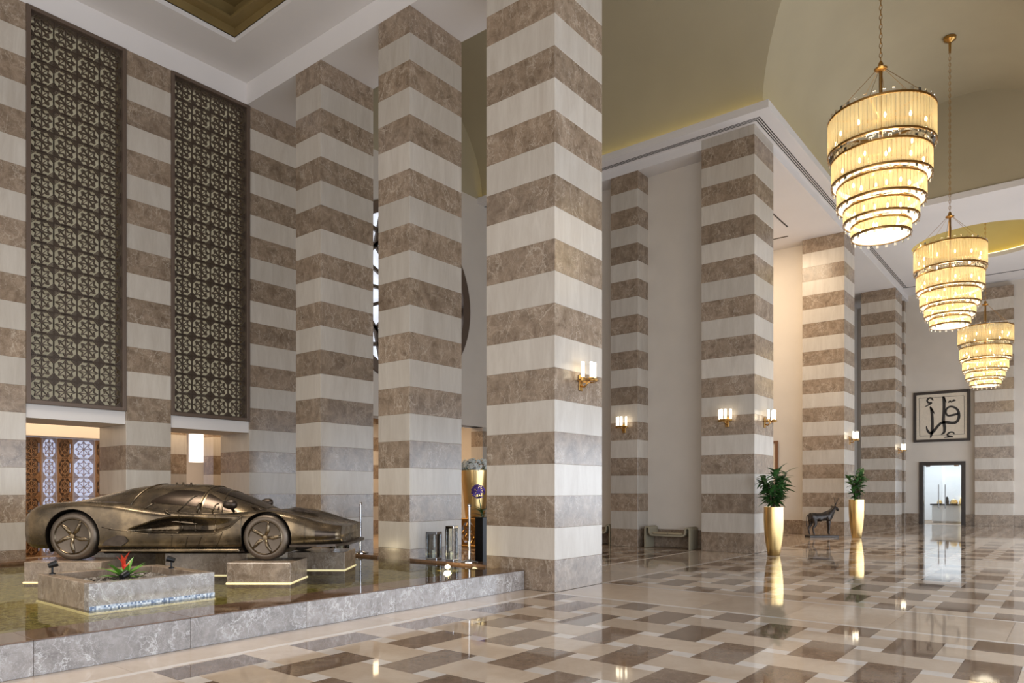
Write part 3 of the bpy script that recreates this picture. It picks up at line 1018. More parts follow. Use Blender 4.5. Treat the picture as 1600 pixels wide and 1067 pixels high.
# ------------------------------------------------------------------ bronze car
def CR(keys, x):
    """monotone-ish cubic through (x, value) keys"""
    if x <= keys[0][0]: return keys[0][1]
    if x >= keys[-1][0]: return keys[-1][1]
    for i in range(len(keys) - 1):
        if keys[i][0] <= x <= keys[i + 1][0]:
            break
    x0, v0 = keys[i]; x1, v1 = keys[i + 1]
    m0 = (v1 - keys[i - 1][1]) / (x1 - keys[i - 1][0]) if i > 0 else (v1 - v0) / (x1 - x0)
    m1 = (keys[i + 2][1] - v0) / (keys[i + 2][0] - x0) if i + 2 < len(keys) else (v1 - v0) / (x1 - x0)
    h = x1 - x0
    t = (x - x0) / h
    return (2 * t ** 3 - 3 * t * t + 1) * v0 + (t ** 3 - 2 * t * t + t) * h * m0 + (-2 * t ** 3 + 3 * t * t) * v1 + (t ** 3 - t * t) * h * m1


PED = 0.585
R_REAR, R_FRONT = 0.345, 0.325
WB = 1.372
K_crest = [(-2.12, 1.27), (-1.90, 1.375), (-1.5, 1.418), (-1.2, 1.425), (-0.8, 1.39), (-0.3, 1.31), (0.2, 1.262), (0.7, 1.252), (1.08, 1.277), (1.36, 1.292), (1.64, 1.258), (1.92, 1.182), (2.10, 1.125), (2.26, 1.09), (2.38, 1.07)]
K_deck = [(-2.12, 1.26), (-1.8, 1.38), (-1.4, 1.41), (-0.8, 1.38), (0.4, 1.25), (1.0, 1.27), (1.4, 1.215), (1.9, 1.12), (2.2, 1.07), (2.38, 1.045)]
K_half = [(-2.12, 0.86), (-2.0, 0.93), (-1.75, 0.975), (-1.37, 0.99), (-0.8, 0.965), (-0.2, 0.93), (0.4, 0.92), (0.9, 0.95), (1.37, 0.975), (1.75, 0.955), (2.05, 0.91), (2.22, 0.85), (2.33, 0.76), (2.38, 0.68)]
K_bot = [(-2.12, 0.80), (-2.0, 0.755), (-1.7, 0.74), (0.0, 0.725), (1.6, 0.755), (2.0, 0.775), (2.38, 0.81)]
K_roof = [(-2.02, 1.36), (-1.75, 1.435), (-1.51, 1.488), (-1.21, 1.556), (-0.84, 1.637), (-0.39, 1.682), (0.02, 1.680), (0.28, 1.655), (0.66, 1.53), (1.06, 1.362), (1.32, 1.25)]
K_chalf = [(-2.02, 0.22), (-1.5, 0.46), (-1.0, 0.64), (-0.4, 0.76), (0.1, 0.78), (0.5, 0.75), (0.9, 0.68), (1.2, 0.58), (1.32, 0.5)]
K_up = [(-0.60, 1.03), (-0.40, 1.10), (-0.175, 1.185), (0.02, 1.225), (0.5, 1.235), (0.9, 1.235), (1.03, 1.225)]
K_lo = [(-0.60, 1.00), (-0.40, 0.975), (-0.2, 0.962), (0.3, 0.955), (0.6, 0.965), (0.85, 1.06), (1.03, 1.205)]


def scoop(x, z):
    if not -0.60 < x < 1.03:
        return 0.0
    u, l = CR(K_up, x), CR(K_lo, x)
    if not l < z < u:
        return 0.0
    t = (z - l) / (u - l)
    tx = min(1.0, (x + 0.60) / 0.22, (1.03 - x) / 0.5)
    deep = 0.25 if x < 0 else 0.25 - 0.14 * min(1, x / 0.5)
    sm = lambda q: q * q * (3 - 2 * q)
    return deep * sm(max(0.0, tx)) * sm(min(1.0, t / 0.22)) * sm(min(1.0, (1 - t) / 0.6))


def body_section(x):
    w, c, d, b = CR(K_half, x), CR(K_crest, x), CR(K_deck, x), CR(K_bot, x)
    mid = b + (c - b) * 0.45
    keys = [(0.0, b), (w * 0.80, b), (w * 0.955, b + 0.035), (w * 0.985, b + 0.11), (w, mid), (w * 0.985, c - 0.10), (w * 0.93, c - 0.025), (w * 0.83, c), (w * 0.68, c - 0.4 * (c - d) - 0.004), (w * 0.4, d), (0.0, d)]
    pts = []
    for i in range(len(keys) - 1):
        m = 26 if 3 <= i <= 5 else 6
        p0 = keys[max(i - 1, 0)]; p1 = keys[i]; p2 = keys[i + 1]; p3 = keys[min(i + 2, len(keys) - 1)]
        for j in range(m):
            t = j / m
            q = []
            for a in range(2):
                q.append(0.5 * (2 * p1[a] + (p2[a] - p0[a]) * t + (2 * p0[a] - 5 * p1[a] + 4 * p2[a] - p3[a]) * t * t + (-p0[a] + 3 * p1[a] - 3 * p2[a] + p3[a]) * t ** 3))
            pts.append(q)
    pts.append(list(keys[-1]))
    return pts


def build_body():
    NX = 330
    vs, fs = [], []
    xs = [-2.12 + 4.50 * i / NX for i in range(NX + 1)]
    m = None
    for x in xs:
        s = body_section(x)
        half = []
        for y, z in s:
            yy = y
            if y > 0.6:
                yy = y - scoop(x, z)
                # crisp shoulder crease over the rear wing and rounded nose corners
            half.append((yy, z))
        loop = [(-y, z) for y, z in half] + [(y, z) for y, z in reversed(half[1:-1])]
        m = len(loop)
        vs += [(x, y, z) for y, z in loop]
    for i in range(NX):
        for k in range(m):
            k2 = (k + 1) % m
            fs.append((i * m + k, i * m + k2, (i + 1) * m + k2, (i + 1) * m + k))
    fs.append(tuple(range(m)))
    fs.append(tuple(NX * m + k for k in range(m - 1, -1, -1)))
    mb = MB().add(vs, fs)
    return mb


car = thing('car_sculpture', 'life-size bronze sports car sculpture wrapped in cast seams, standing on stone blocks in the pool', 'sculpture')
CD, CRT = 11.13, -4.887
car.location = FWD * CD + RGT * CRT
car.rotation_euler = (0, 0, math.atan2(RGT.y, RGT.x))

def side_y(x, z):
    """outer half-width of the flank at (x, z)"""
    s = body_section(x)
    for (y0, z0), (y1, z1) in zip(s[12:], s[13:]):
        if z0 <= z <= z1 and z1 > z0:
            return y0 + (y1 - y0) * (z - z0) / (z1 - z0)
    return CR(K_half, x) * 0.95


# open the wheel arches: drop the flank faces inside each wheel circle and pull the edge onto the circle
ARCH = [(-WB, PED + R_REAR, R_REAR + 0.042), (WB, PED + R_FRONT, R_FRONT + 0.042)]
bme = build_body().mesh('body', 'bronze', 'all')
bm = bmesh.new()
bm.from_mesh(bme)
for (ax_, az_, ar_) in ARCH:
    inside = lambda v: abs(v.co.y) > 0.60 and math.hypot(v.co.x - ax_, v.co.z - az_) < ar_
    dead = [f for f in bm.faces if all(inside(v) for v in f.verts)]
    bmesh.ops.delete(bm, geom=dead, context='FACES')
    for v in bm.verts:
        if v.is_boundary and abs(v.co.y) > 0.60:
            dx, dz = v.co.x - ax_, v.co.z - az_
            d = math.hypot(dx, dz)
            if ar_ - 0.06 < d < ar_ + 0.03:
                v.co.x, v.co.z = ax_ + dx / d * ar_, az_ + dz / d * ar_
bm.to_mesh(bme)
bm.free()
for q in bme.polygons:
    q.use_smooth = True
bme.set_sharp_from_angle(angle=math.radians(40))
body = put('body', bme, car)
for (ax_, az_, ar_) in ARCH:
    for s_ in (-1, 1):
        mb = MB()
        vs = []
        n = 48
        for k in range(n + 1):
            t = -0.62 + (PI + 1.24) * k / n
            x, z = ax_ + ar_ * math.cos(t), az_ + ar_ * math.sin(t)
            vs += [(x, s_ * 0.58, z), (x, s_ * (side_y(x, max(z, CR(K_bot, x) + 0.09)) - 0.004), z)]
        mb.add(vs, [(2 * k, 2 * k + 1, 2 * k + 3, 2 * k + 2) for k in range(n)])
        c0 = [(ax_ + ar_ * math.cos(-0.62 + (PI + 1.24) * k / n), s_ * 0.58, az_ + ar_ * math.sin(-0.62 + (PI + 1.24) * k / n)) for k in range(n + 1)]
        mb.add(c0, [tuple(range(n + 1))])
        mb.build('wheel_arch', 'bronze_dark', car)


def cab_pt(x, t, off=0.0):
    """point of the glasshouse: t 0 = near belt line, 0.5 = roof centre, 1 = far belt"""
    a = PI * t
    w = CR(K_chalf, x) + off
    zb = CR(K_deck, x) - 0.16
    h = CR(K_roof, x) + off - zb
    c, s = math.cos(a), math.sin(a)
    y = -w * math.copysign(abs(c) ** 0.80, c) * (1 - 0.20 * s)
    return (x, y, zb + h * s ** 0.72)


NXC, NT_ = 90, 40
cxs = [-2.02 + 3.34 * i / NXC for i in range(NXC + 1)]
cab, win = MB(), {}
vs = [cab_pt(x, k / NT_) for x in cxs for k in range(NT_ + 1)]
fs = []
for i in range(NXC):
    for k in range(NT_):
        fs.append((i * (NT_ + 1) + k, i * (NT_ + 1) + k + 1, (i + 1) * (NT_ + 1) + k + 1, (i + 1) * (NT_ + 1) + k))
cab.add(vs, fs)
cab.build('cabin', 'bronze', car, smooth='all')


def patch(x0, x1, t0, t1, off, name, mat, nx=16, nt=8, shape=None):
    mb = MB()
    vs = []
    for i in range(nx + 1):
        x = x0 + (x1 - x0) * i / nx
        a, b = (t0, t1) if shape is None else shape(i / nx)
        for k in range(nt + 1):
            vs.append(cab_pt(x, a + (b - a) * k / nt, off))
    mb.add(vs, [(i * (nt + 1) + k, i * (nt + 1) + k + 1, (i + 1) * (nt + 1) + k + 1, (i + 1) * (nt + 1) + k) for i in range(nx) for k in range(nt)])
    return mb.build(name, mat, car, smooth='all')


for flip in (0, 1):
    f = (lambda a, b: (a, b)) if not flip else (lambda a, b: (1 - b, 1 - a))
    patch(-0.40, 0.30, 0, 0, 0.006, 'side_window', 'window_bronze', shape=lambda u: f(0.105, 0.13 + 0.15 * min(1, u / 0.45)))
    patch(0.36, 0.84, 0, 0, 0.006, 'side_window', 'window_bronze', shape=lambda u: f(0.105, 0.28 - 0.165 * u ** 1.3))
patch(0.42, 1.16, 0.34, 0.66, 0.006, 'windscreen', 'window_bronze', nx=14, nt=16)
# raised cast seams over the cabin and flanks
for x, bend in ((0.32, 0.0), (0.60, 0.10), (-0.62, -0.25)):
    pts = [Vector(cab_pt(x + bend * (abs(k / 20 - 0.5) * 2 - 0.5), k / 20, 0.004)) for k in range(1, 20)]
    MB().tube(pts, 0.013, 6).build('cast_seam', 'bronze', car, smooth='all')


def side_pt(x, z, off=0.004):
    s = body_section(x)
    best = None
    for (y0, z0), (y1, z1) in zip(s[12:], s[13:]):
        if z0 <= z <= z1 and z1 > z0:
            best = y0 + (y1 - y0) * (z - z0) / (z1 - z0)
            break
    if best is None:
        best = CR(K_half, x) * 0.97
    return Vector((x, -(best - scoop(x, z)) - off, z))


for pl in ([(0.30, 1.235), (0.27, 1.12), (0.30, 1.0)], [(0.62, 1.235), (0.60, 1.10), (0.62, 0.99)], [(0.10, 1.23), (0.06, 1.1), (0.08, 0.97)], [(-0.85, 1.03), (-0.58, 1.005)],
           [(-0.95, 1.06), (-0.6, 1.0), (-0.3, 0.955), (0.3, 0.945), (0.62, 0.958), (0.86, 1.06), (1.02, 1.21)], [(0.45, 0.94), (0.38, 0.78)], [(0.25, 0.94), (0.2, 0.77)], [(0.75, 0.99), (0.66, 0.79)], [(0.02, 0.94), (0.0, 0.76)],
           [(1.02, 1.22), (1.02, 1.0), (1.02, 0.8)], [(1.92, 1.13), (1.93, 1.0), (1.91, 0.84)]):
    pts = []
    for a, b in zip(pl, pl[1:]):
        for j in range(8):
            t = j / 8
            pts.append(side_pt(a[0] + (b[0] - a[0]) * t, a[1] + (b[1] - a[1]) * t))
    pts.append(side_pt(*pl[-1]))
    MB().tube(pts, 0.008, 6).build('cast_seam', 'bronze', car, smooth='all')
# recessed looking intake panel on each front corner
for s_ in (-1, 1):
    vs = []
    for i in range(7):
        for k in range(5):
            p = side_pt(2.06 + 0.26 * i / 6, 0.87 + (0.14 - 0.02 * i / 6) * k / 4, 0.003)
            vs.append((p.x, -s_ * p.y, p.z))
    MB().add(vs, [(i * 5 + k, i * 5 + k + 1, i * 5 + 6 + k, i * 5 + 5 + k) for i in range(6) for k in range(4)]).build('front_intake', 'window_bronze', car, smooth='all')
# short casting rods left on the bronze
for x, z, a, ln in ((-0.45, 1.30, 0.55, 0.16), (-0.36, 1.285, -0.5, 0.09), (0.02, 1.26, 0.75, 0.34), (0.30, 1.27, 1.35, 0.12), (0.52, 1.27, 1.1, 0.12), (-0.02, 1.24, 2.6, 0.10)):
    p = side_pt(x, min(z, 1.24)) + Vector((0, 0.10 if z > 1.25 else 0.0, z - min(z, 1.24)))
    q = p + Vector((math.cos(a) * ln, 0.0, math.sin(a) * ln))
    MB().tube([p + Vector((0, 0.06, -0.02)), p, q, q + Vector((0, 0.10, 0.01))], 0.012, 6).build('casting_rod', 'bronze', car, smooth='all')
for k, x in enumerate((-0.24, -0.14, -0.02)):
    MB().tube([cab_pt(x, 0.42, -0.01), cab_pt(x, 0.42, 0.035)], 0.016, 8).build('casting_stud', 'bronze', car)
# mirror, splitter, side skirt, vents, tail
for s in (-1, 1):
    mr = MB()
    p = Vector((0.80, s * 0.78, 1.36))
    mr.tube([p + Vector((0, -s * 0.14, -0.08)), p + Vector((-0.02, 0, 0.0))], [0.018, 0.022], 8)
    mr.lathe([(0.001, -0.10), (0.05, -0.085), (0.072, -0.02), (0.07, 0.05), (0.05, 0.085), (0.001, 0.095)], 14, c=(p.x, p.y, p.z + 0.02), axis='x')
    mr.build('wing_mirror', 'bronze_dark', car, smooth='all')
mb = MB()
sp = [(1.72, 0.97), (2.1, 0.95), (2.34, 0.84), (2.46, 0.60), (2.48, 0.0)]
out = [(x, -y) for x, y in sp] + [(x, y) for x, y in reversed(sp[:-1])]
mb.prism(out, 0.775, 0.81, 'xy')
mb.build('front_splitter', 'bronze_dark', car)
for s in (-1, 1):
    MB().chamfer(-0.98, 1.0, min(s * 0.88, s * 0.965), max(s * 0.88, s * 0.965), 0.705, 0.745, 0.012).build('side_skirt', 'bronze', car)
    mb = MB()
    mb.prism([(-0.96, 0.80), (-0.68, 0.79), (-0.58, 0.86), (-0.63, 0.93), (-0.74, 0.945), (-0.90, 0.87)], min(s * 0.93, s * 0.968), max(s * 0.93, s * 0.968))
    mb.build('rear_brake_duct', 'bronze_dark', car)
    MB().prism([(1.25, 1.315), (1.42, 1.30), (1.72, 1.225), (1.62, 1.225)], min(s * 0.55, s * 0.62), max(s * 0.55, s * 0.62)).build('fender_vent', 'bronze_dark', car)
    MB().prism([(-1.30, 1.405), (-0.95, 1.425), (-0.72, 1.405), (-1.0, 1.385)], min(s * 0.70, s * 0.80), max(s * 0.70, s * 0.80)).build('engine_vent', 'bronze_dark', car)
for k in range(4):
    MB().tube([(0.98 + 0.12 * k, -0.42 + 0.05 * k, 1.33 - 0.03 * k), (1.20 + 0.12 * k, -0.52 + 0.03 * k, 1.285 - 0.03 * k)], 0.012, 6).build('cast_seam', 'window_bronze', car, smooth='all')
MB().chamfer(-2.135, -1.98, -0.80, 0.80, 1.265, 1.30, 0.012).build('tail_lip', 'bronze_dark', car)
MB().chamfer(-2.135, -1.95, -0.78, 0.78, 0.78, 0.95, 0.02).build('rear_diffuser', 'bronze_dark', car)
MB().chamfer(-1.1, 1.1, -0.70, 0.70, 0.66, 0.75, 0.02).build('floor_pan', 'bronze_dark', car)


def wheel(xx, s, r):
    tyre_w = 0.27
    w = put('wheel', None, car, (xx, s * 0.835, PED + r), rot=(0, 0, 0 if s < 0 else PI))
    hw_ = tyre_w / 2
    MB().lathe([(r * 0.74, -hw_), (r * 0.80, -hw_ - 0.008), (r * 0.93, -hw_ + 0.004), (r * 0.985, -hw_ + 0.03), (r, -hw_ + 0.07), (r, hw_ - 0.07), (r * 0.985, hw_ - 0.03), (r * 0.9, hw_), (r * 0.72, hw_)], 56, axis='y').build('tyre', 'tyre', w, smooth='all')
    MB().lathe([(r * 0.76, -hw_ - 0.004), (r * 0.72, -hw_ - 0.012), (r * 0.68, -hw_ + 0.004), (r * 0.66, -hw_ + 0.06), (r * 0.70, -hw_ + 0.06), (r * 0.76, -hw_ + 0.02)], 48, axis='y', closed=True).build('rim', 'bronze', w, smooth=True)
    MB().lathe([(0.002, -hw_ + 0.07), (r * 0.5, -hw_ + 0.065), (r * 0.55, -hw_ + 0.08), (r * 0.68, -hw_ + 0.10)], 48, axis='y').build('brake_disc', 'window_bronze', w, smooth=True)
    MB().lathe([(0.002, -hw_ - 0.012), (r * 0.10, -hw_ - 0.010), (r * 0.13, -hw_ + 0.005), (r * 0.17, -hw_ + 0.02), (r * 0.17, -hw_ + 0.07)], 20, axis='y').build('hub', 'bronze', w, smooth=True)
    me = None
    for k in range(5):
        if me is None:
            mb = MB()
            mb.tube([(0, -hw_ + 0.015, r * 0.10), (0.012, -hw_ + 0.004, r * 0.35), (0.0, -hw_ + 0.002, r * 0.55), (-0.006, -hw_ + 0.004, r * 0.70)], [r * 0.085, r * 0.095, r * 0.075, r * 0.05], 8)
            me = mb.mesh('spoke', 'bronze', 'all')
        put('spoke', me, w, (0, 0, 0), rot=(0, k * 2 * PI / 5 + (0.55 if xx < 0 else 0.25), 0))


for s in (-1, 1):
    wheel(-WB, s, R_REAR)
    wheel(WB, s, R_FRONT)

# stone blocks under the car, standing in the water; turned like the car
cz = math.atan2(RGT.y, RGT.x)


def block(lx, ly, hx, hy, z1, label):
    p = Vector(car.location) + Matrix.Rotation(cz, 3, 'Z') @ Vector((lx, ly, 0))
    b = thing('stone_block', label, 'plinth', (p.x, p.y, 0.14), cz, group='stone blocks under the bronze car')
    MB().chamfer(-hx, hx, -hy, hy, 0, z1 - 0.14, 0.006).build('block_body', 'dark', b)
    MB().chamfer(-hx - 0.012, hx + 0.012, -hy - 0.012, hy + 0.012, 0.140, 0.166, 0.004).build('glowing_foot', 'foot_led', b)
    return b


block(WB + 0.01, -0.86, 0.44, 0.40, PED - 0.003, 'marble block under the near front wheel of the bronze car')
block(-WB - 0.02, -0.80, 0.54, 0.36, PED - 0.002, 'marble block under the near rear wheel of the bronze car')
block(WB + 0.35, 0.80, 0.46, 0.40, PED - 0.003, 'marble block under the far front wheel of the bronze car')
block(-WB, 0.80, 0.50, 0.40, PED - 0.003, 'marble block under the far rear wheel of the bronze car')
block(0.25, 0.10, 0.62, 0.42, 0.655, 'broad marble block under the middle of the bronze car')

# ------------------------------------------------------------------ planter box in the pool
pb = thing('planter_box', 'low square marble planter box standing in the pool before the car', 'planter', (3.15, 8.32, 0.14))
LX, LY, HT = 1.42, 1.50, 0.44
T = 0.13
MB().chamfer(0, LX, 0, T, 0, HT, 0.005).build('front_slab', 'grey', pb)  # same stone as the other sides, reflected daylight coloured in
MB().chamfer(0, LX, LY - T, LY, 0, HT, 0.005).build('back_slab', 'dark', pb)
MB().chamfer(0, T, T, LY - T, 0, HT, 0.005).build('left_slab', 'dark', pb)
MB().chamfer(LX - T, LX, T, LY - T, 0, HT, 0.005).build('right_slab', 'dark', pb)
MB().box(T, LX - T, T, LY - T, 0.0, HT - 0.10).build('soil', 'soil', pb)
MB().box(0.002, LX - 0.002, -0.006, 0.0, 0.135, 0.195).build('mosaic_strip', 'bluemosaic', pb)
MB().box(-0.012, LX + 0.012, -0.012, LY + 0.012, 0.10, 0.125).build('glowing_foot', 'foot_led', pb)
rng = random.Random(3)
mb = MB()
for k in range(520):
    x, y = rng.uniform(T + 0.02, LX - T - 0.02), rng.uniform(T + 0.02, LY - T - 0.02)
    r = rng.uniform(0.012, 0.03)
    a = rng.uniform(0, PI)
    base = [(1, 0, 0), (0, 1, 0), (-1, 0, 0), (0, -1, 0), (0, 0, 0.7), (0, 0, -0.7)]
    ca, sa = math.cos(a), math.sin(a)
    z = HT - 0.10 + 0.4 * r + 0.035 * max(0, 1 - math.hypot(x - 0.7, y - 0.8) / 0.6)
    mb.add([(x + r * 1.3 * (ca * p[0] - sa * p[1]), y + r * (sa * p[0] + ca * p[1]), z + r * p[2]) for p in base],
           [(0, 1, 4), (1, 2, 4), (2, 3, 4), (3, 0, 4), (1, 0, 5), (2, 1, 5), (3, 2, 5), (0, 3, 5)])
g = mb.build('pebbles', 'pebble', None, smooth=False, loc=(3.15, 8.32, 0.14))
tag(g, 'grey and brown pebbles filling the marble planter box', 'pebbles', None, 'stuff')
# red bromeliad
br = thing('bromeliad', 'bright green bromeliad with a red flower in the marble planter box', 'plant', (3.15 + 0.69, 8.32 + 0.78, 0.14 + HT - 0.09))


def leaf_mesh(name, L, W, droop, mat, n=6, fold=0.25):
    mb = MB()
    vs = []
    for i in range(n + 1):
        t = i / n
        w = W * math.sin(PI * min(1, 0.12 + 0.88 * t) ** 0.75) * 0.5 if t < 1 else 0.001
        x = L * t
        z = -droop * t * t
        vs += [(x, -w, z + fold * w), (x, 0, z), (x, w, z + fold * w)]
    fs = []
    for i in range(n):
        for k in range(2):
            fs.append((i * 3 + k, i * 3 + k + 1, i * 3 + 4 + k, i * 3 + 3 + k))
    mb.add(vs, fs)
    return mb.mesh(name, mat, 'all')


lm = leaf_mesh('leaf', 0.34, 0.085, 0.08, 'leaf_light')
for k in range(18):
    a = k * 2.4
    el = 0.25 + 0.9 * (k / 18)
    put('leaf', lm, br, (0, 0, 0.02), rot=(0, -el, a), scale=0.75 + 0.3 * rng.random())
for k in range(5):
    a = k * 1.3
    fl_ = leaf_mesh('bract', 0.16, 0.05, 0.02, 'red') if k == 0 else fl_
    put('flower_bract', fl_, br, (0, 0, 0.10 + 0.03 * k), rot=(0, -1.15, a))
MB().tube([(0, 0, 0), (0, 0, 0.14)], 0.012).build('flower_stem', 'red', br)
for (x, y, a, lab) in ((0.10, 1.33, -0.4, 'small black spotlight at the rear left corner of the planter box'), (0.44, 0.20, 0.5, 'small black spotlight inside the planter box near its front'), (1.30, 0.85, 2.5, 'small black spotlight on the right rim of the planter box')):
    sl = thing('garden_spotlight', lab, 'spotlight', (3.15 + x, 8.32 + y, 0.14 + HT - (0.0 if (x < 0.13 or x > 1.29) else 0.075)), a, group='spotlights on the planter box')
    MB().lathe([(0.035, 0), (0.035, 0.012), (0.012, 0.02), (0.012, 0.09)], 10).build('stake', 'black', sl)
    MB().tube([(-0.04, 0, 0.10), (0.05, 0, 0.13)], [0.03, 0.042], 12).build('lamp_head', 'black', sl, smooth=True)
    MB().tube([(0.048, 0, 0.129), (0.053, 0, 0.131)], 0.034, 12).build('lens', 'glass', sl)


# ------------------------------------------------------------------ wall lamps
def sconce_proto():
    s = put('wall_lamp', None)
    # fixed to a wall whose outward normal is local -Y
    MB().chamfer(-0.05, 0.05, -0.025, 0.0, -0.16, 0.10, 0.006).build('wall_plate', 'brass', s)
    MB().tube([(0, -0.02, -0.08), (0, -0.09, -0.10), (0, -0.14, -0.05), (0, -0.14, 0.0)], 0.016, 8).build('arm', 'brass', s, smooth=True)
    MB().lathe([(0.17, -0.012), (0.175, 0.0), (0.17, 0.012), (0.15, 0.012), (0.15, -0.012)], 28, c=(0, -0.15, 0.0), closed=True).build('ring_tray', 'brass', s, smooth=True)
    MB().box(-0.16, 0.16, -0.16, -0.14, -0.01, 0.01).build('cross_bar', 'brass', s)
    for k, (dx, dy) in enumerate(((-0.145, -0.15), (-0.05, -0.25), (0.05, -0.25), (0.145, -0.15))):
        h = put('lamp_tube', MB().lathe([(0.024, 0.03), (0.026, 0.035), (0.026, 0.28), (0.022, 0.285)], 14).mesh('lamp_tube', 'tube_glow', True), s, (dx, dy, 0))
        MB().lathe([(0.03, -0.03), (0.042, -0.02), (0.042, 0.035), (0.036, 0.035)], 12).build('cup', 'brass', h)
    return s


def glow(parent, loc, e, color, size=0.05, name='lamp_light'):
    ld = bpy.data.lights.new(name, 'POINT')
    ld.energy = e
    ld.color = color
    ld.shadow_soft_size = size
    o = bpy.data.objects.new(name, ld)
    COL.objects.link(o)
    o.parent = parent
    o.location = loc
    return o


proto = sconce_proto()
spots = [((9.78, Y0, 3.36), 0.0, 'brass wall lamp on the largest column above the hall floor'),
         ((XN, 10.09, 3.36), -PI / 2, 'brass wall lamp on the narrow pilaster left of the bench'),
         ((XN, 7.09, 3.36), -PI / 2, 'brass wall lamp on the broad column face right of the bench'),
         ((XN + 0.72, Y0, 3.36), 0.0, 'brass wall lamp round the corner, above the first gold planter'),
         ((XF + 0.72, Y0, 3.36), 0.0, 'brass wall lamp on the column behind the antelope, above the second planter'),
         ((XG + 0.70, Y0, 3.36), 0.0, 'brass wall lamp on the last column before the end wall')]
for i, (loc, rz, lab) in enumerate(spots):
    o = proto if i == 0 else copy_tree(proto)
    o.location = loc
    o.rotation_euler = (0, 0, rz)
    tag(o, lab, 'wall lamp', 'brass wall lamps')


# ------------------------------------------------------------------ chandeliers
def chandelier_proto():
    c = put('chandelier', None)                       # origin at the bottom of the lowest tier
    tiers = [(0.86, 1.52, 2.15), (0.80, 0.97, 1.42), (0.71, 0.56, 0.93), (0.60, 0.26, 0.52), (0.475, 0.0, 0.22)]
    for ti, (r, z0, z1) in enumerate(tiers):
        h = z1 - z0
        n = int(2 * PI * r / 0.072)
        mb = MB()
        for k in range(n):
            a0, a1 = 2 * PI * (k + 0.05) / n, 2 * PI * (k + 0.95) / n
            am = (a0 + a1) / 2
            jz = 0.012 * ((k * 7) % 3 - 1)
            vs = []
            for z in (z0 + 0.02 + jz, z1 + jz):
                vs += [(r * math.cos(a0), r * math.sin(a0), z), ((r + 0.014) * math.cos(am), (r + 0.014) * math.sin(am), z), (r * math.cos(a1), r * math.sin(a1), z)]
            mb.add(vs, [(0, 1, 4, 3), (1, 2, 5, 4)])
        tier = put('tier', mb.mesh('glass_rods', 'rod'), c)
        for zz, nm in ((z0, 'lower_band'), (z1 - 0.035, 'upper_band')):
            MB().lathe([(r + 0.018, zz), (r + 0.022, zz + 0.018), (r + 0.018, zz + 0.036), (r - 0.012, zz + 0.036), (r - 0.012, zz)], 56, closed=True).build(nm, 'brass', tier, smooth=True)
        # clear glass tabs standing above and hanging below the bands
        for zz, nm in ((z1 + 0.005, 'upper_glass_tabs'), (z0 - 0.055, 'lower_glass_tabs')):
            mb = MB()
            m = n // 2
            for k in range(m):
                a = 2 * PI * k / m
                ca, sa = math.cos(a), math.sin(a)
                w = 0.045
                q = [(r + 0.012) * ca - w * sa / 2, (r + 0.012) * sa + w * ca / 2, (r + 0.012) * ca + w * sa / 2, (r + 0.012) * sa - w * ca / 2]
                i_ = 0.985
                mb.add([(q[0], q[1], zz), (q[2], q[3], zz), (q[2], q[3], zz + 0.05), (q[0], q[1], zz + 0.05), (q[0] * i_, q[1] * i_, zz), (q[2] * i_, q[3] * i_, zz), (q[2] * i_, q[3] * i_, zz + 0.05), (q[0] * i_, q[1] * i_, zz + 0.05)],
                       [(0, 1, 2, 3), (7, 6, 5, 4), (0, 4, 5, 1), (1, 5, 6, 2), (2, 6, 7, 3), (3, 7, 4, 0)])
            t_ = mb.build(nm, 'crystal', tier)
            t_['kind'] = 'stuff'
        # glowing crystal plate that closes the tier from below
        ri = tiers[ti + 1][0] - 0.03 if ti < 4 else 0.002
        if ti == 4:
            MB().lathe([(0.002, z0 + 0.012), (r - 0.014, z0 + 0.012), (r - 0.014, z0 + 0.03), (0.002, z0 + 0.03)], 48).build('crystal_plate', 'crystal_glow', tier)
        elif ti > 0:
            MB().lathe([(ri, z0 + 0.012), (r - 0.014, z0 + 0.012), (r - 0.014, z0 + 0.03), (ri, z0 + 0.03)], 48, closed=True).build('crystal_plate', 'crystal_glow', tier)
        else:
            MB().lathe([(ri, z0 + 0.012), (r - 0.014, z0 + 0.012), (r - 0.014, z0 + 0.02), (ri, z0 + 0.02)], 48, closed=True).build('crystal_plate', 'crystal', tier)
        nb = max(6, int(r * 13))
        bme_ = MB().lathe([(0.001, -0.05), (0.016, -0.03), (0.020, 0.0), (0.012, 0.035), (0.001, 0.05)], 8).mesh('bulb', 'bulb', 'all')
        for k in range(nb):
            a = 2 * PI * (k + 0.5 * (ti % 2)) / nb
            put('bulb', bme_, tier, ((r - 0.13) * math.cos(a), (r - 0.13) * math.sin(a), (z0 + z1) / 2))
        MB().lathe([(r - 0.12, (z0 + z1) / 2 - 0.065), (r - 0.12, (z0 + z1) / 2 - 0.05), (r - 0.14, (z0 + z1) / 2 - 0.05), (r - 0.14, (z0 + z1) / 2 - 0.065)], 40, closed=True).build('bulb_ring', 'brass', tier)
    # spokes, rod, collar, guys
    MB().tube([(0, 0, 0.3), (0, 0, 3.05)], 0.03, 10).build('centre_rod', 'brass', c, smooth=True)
    for k in range(6):
        a = k * PI / 3
        MB().tube([(0, 0, 2.08), (0.85 * math.cos(a), 0.85 * math.sin(a), 2.13)], 0.012, 6).build('spoke', 'brass', c)
        MB().tube([(0.06 * math.cos(a), 0.06 * math.sin(a), 3.0), (0.85 * math.cos(a), 0.85 * math.sin(a), 2.16)], 0.004, 4).build('guy_wire', 'brass', c)
    MB().lathe([(0.03, 2.96), (0.10, 2.99), (0.11, 3.01), (0.05, 3.04), (0.04, 3.10), (0.02, 3.14)], 16).build('collar', 'brass', c, smooth=True)
    return c


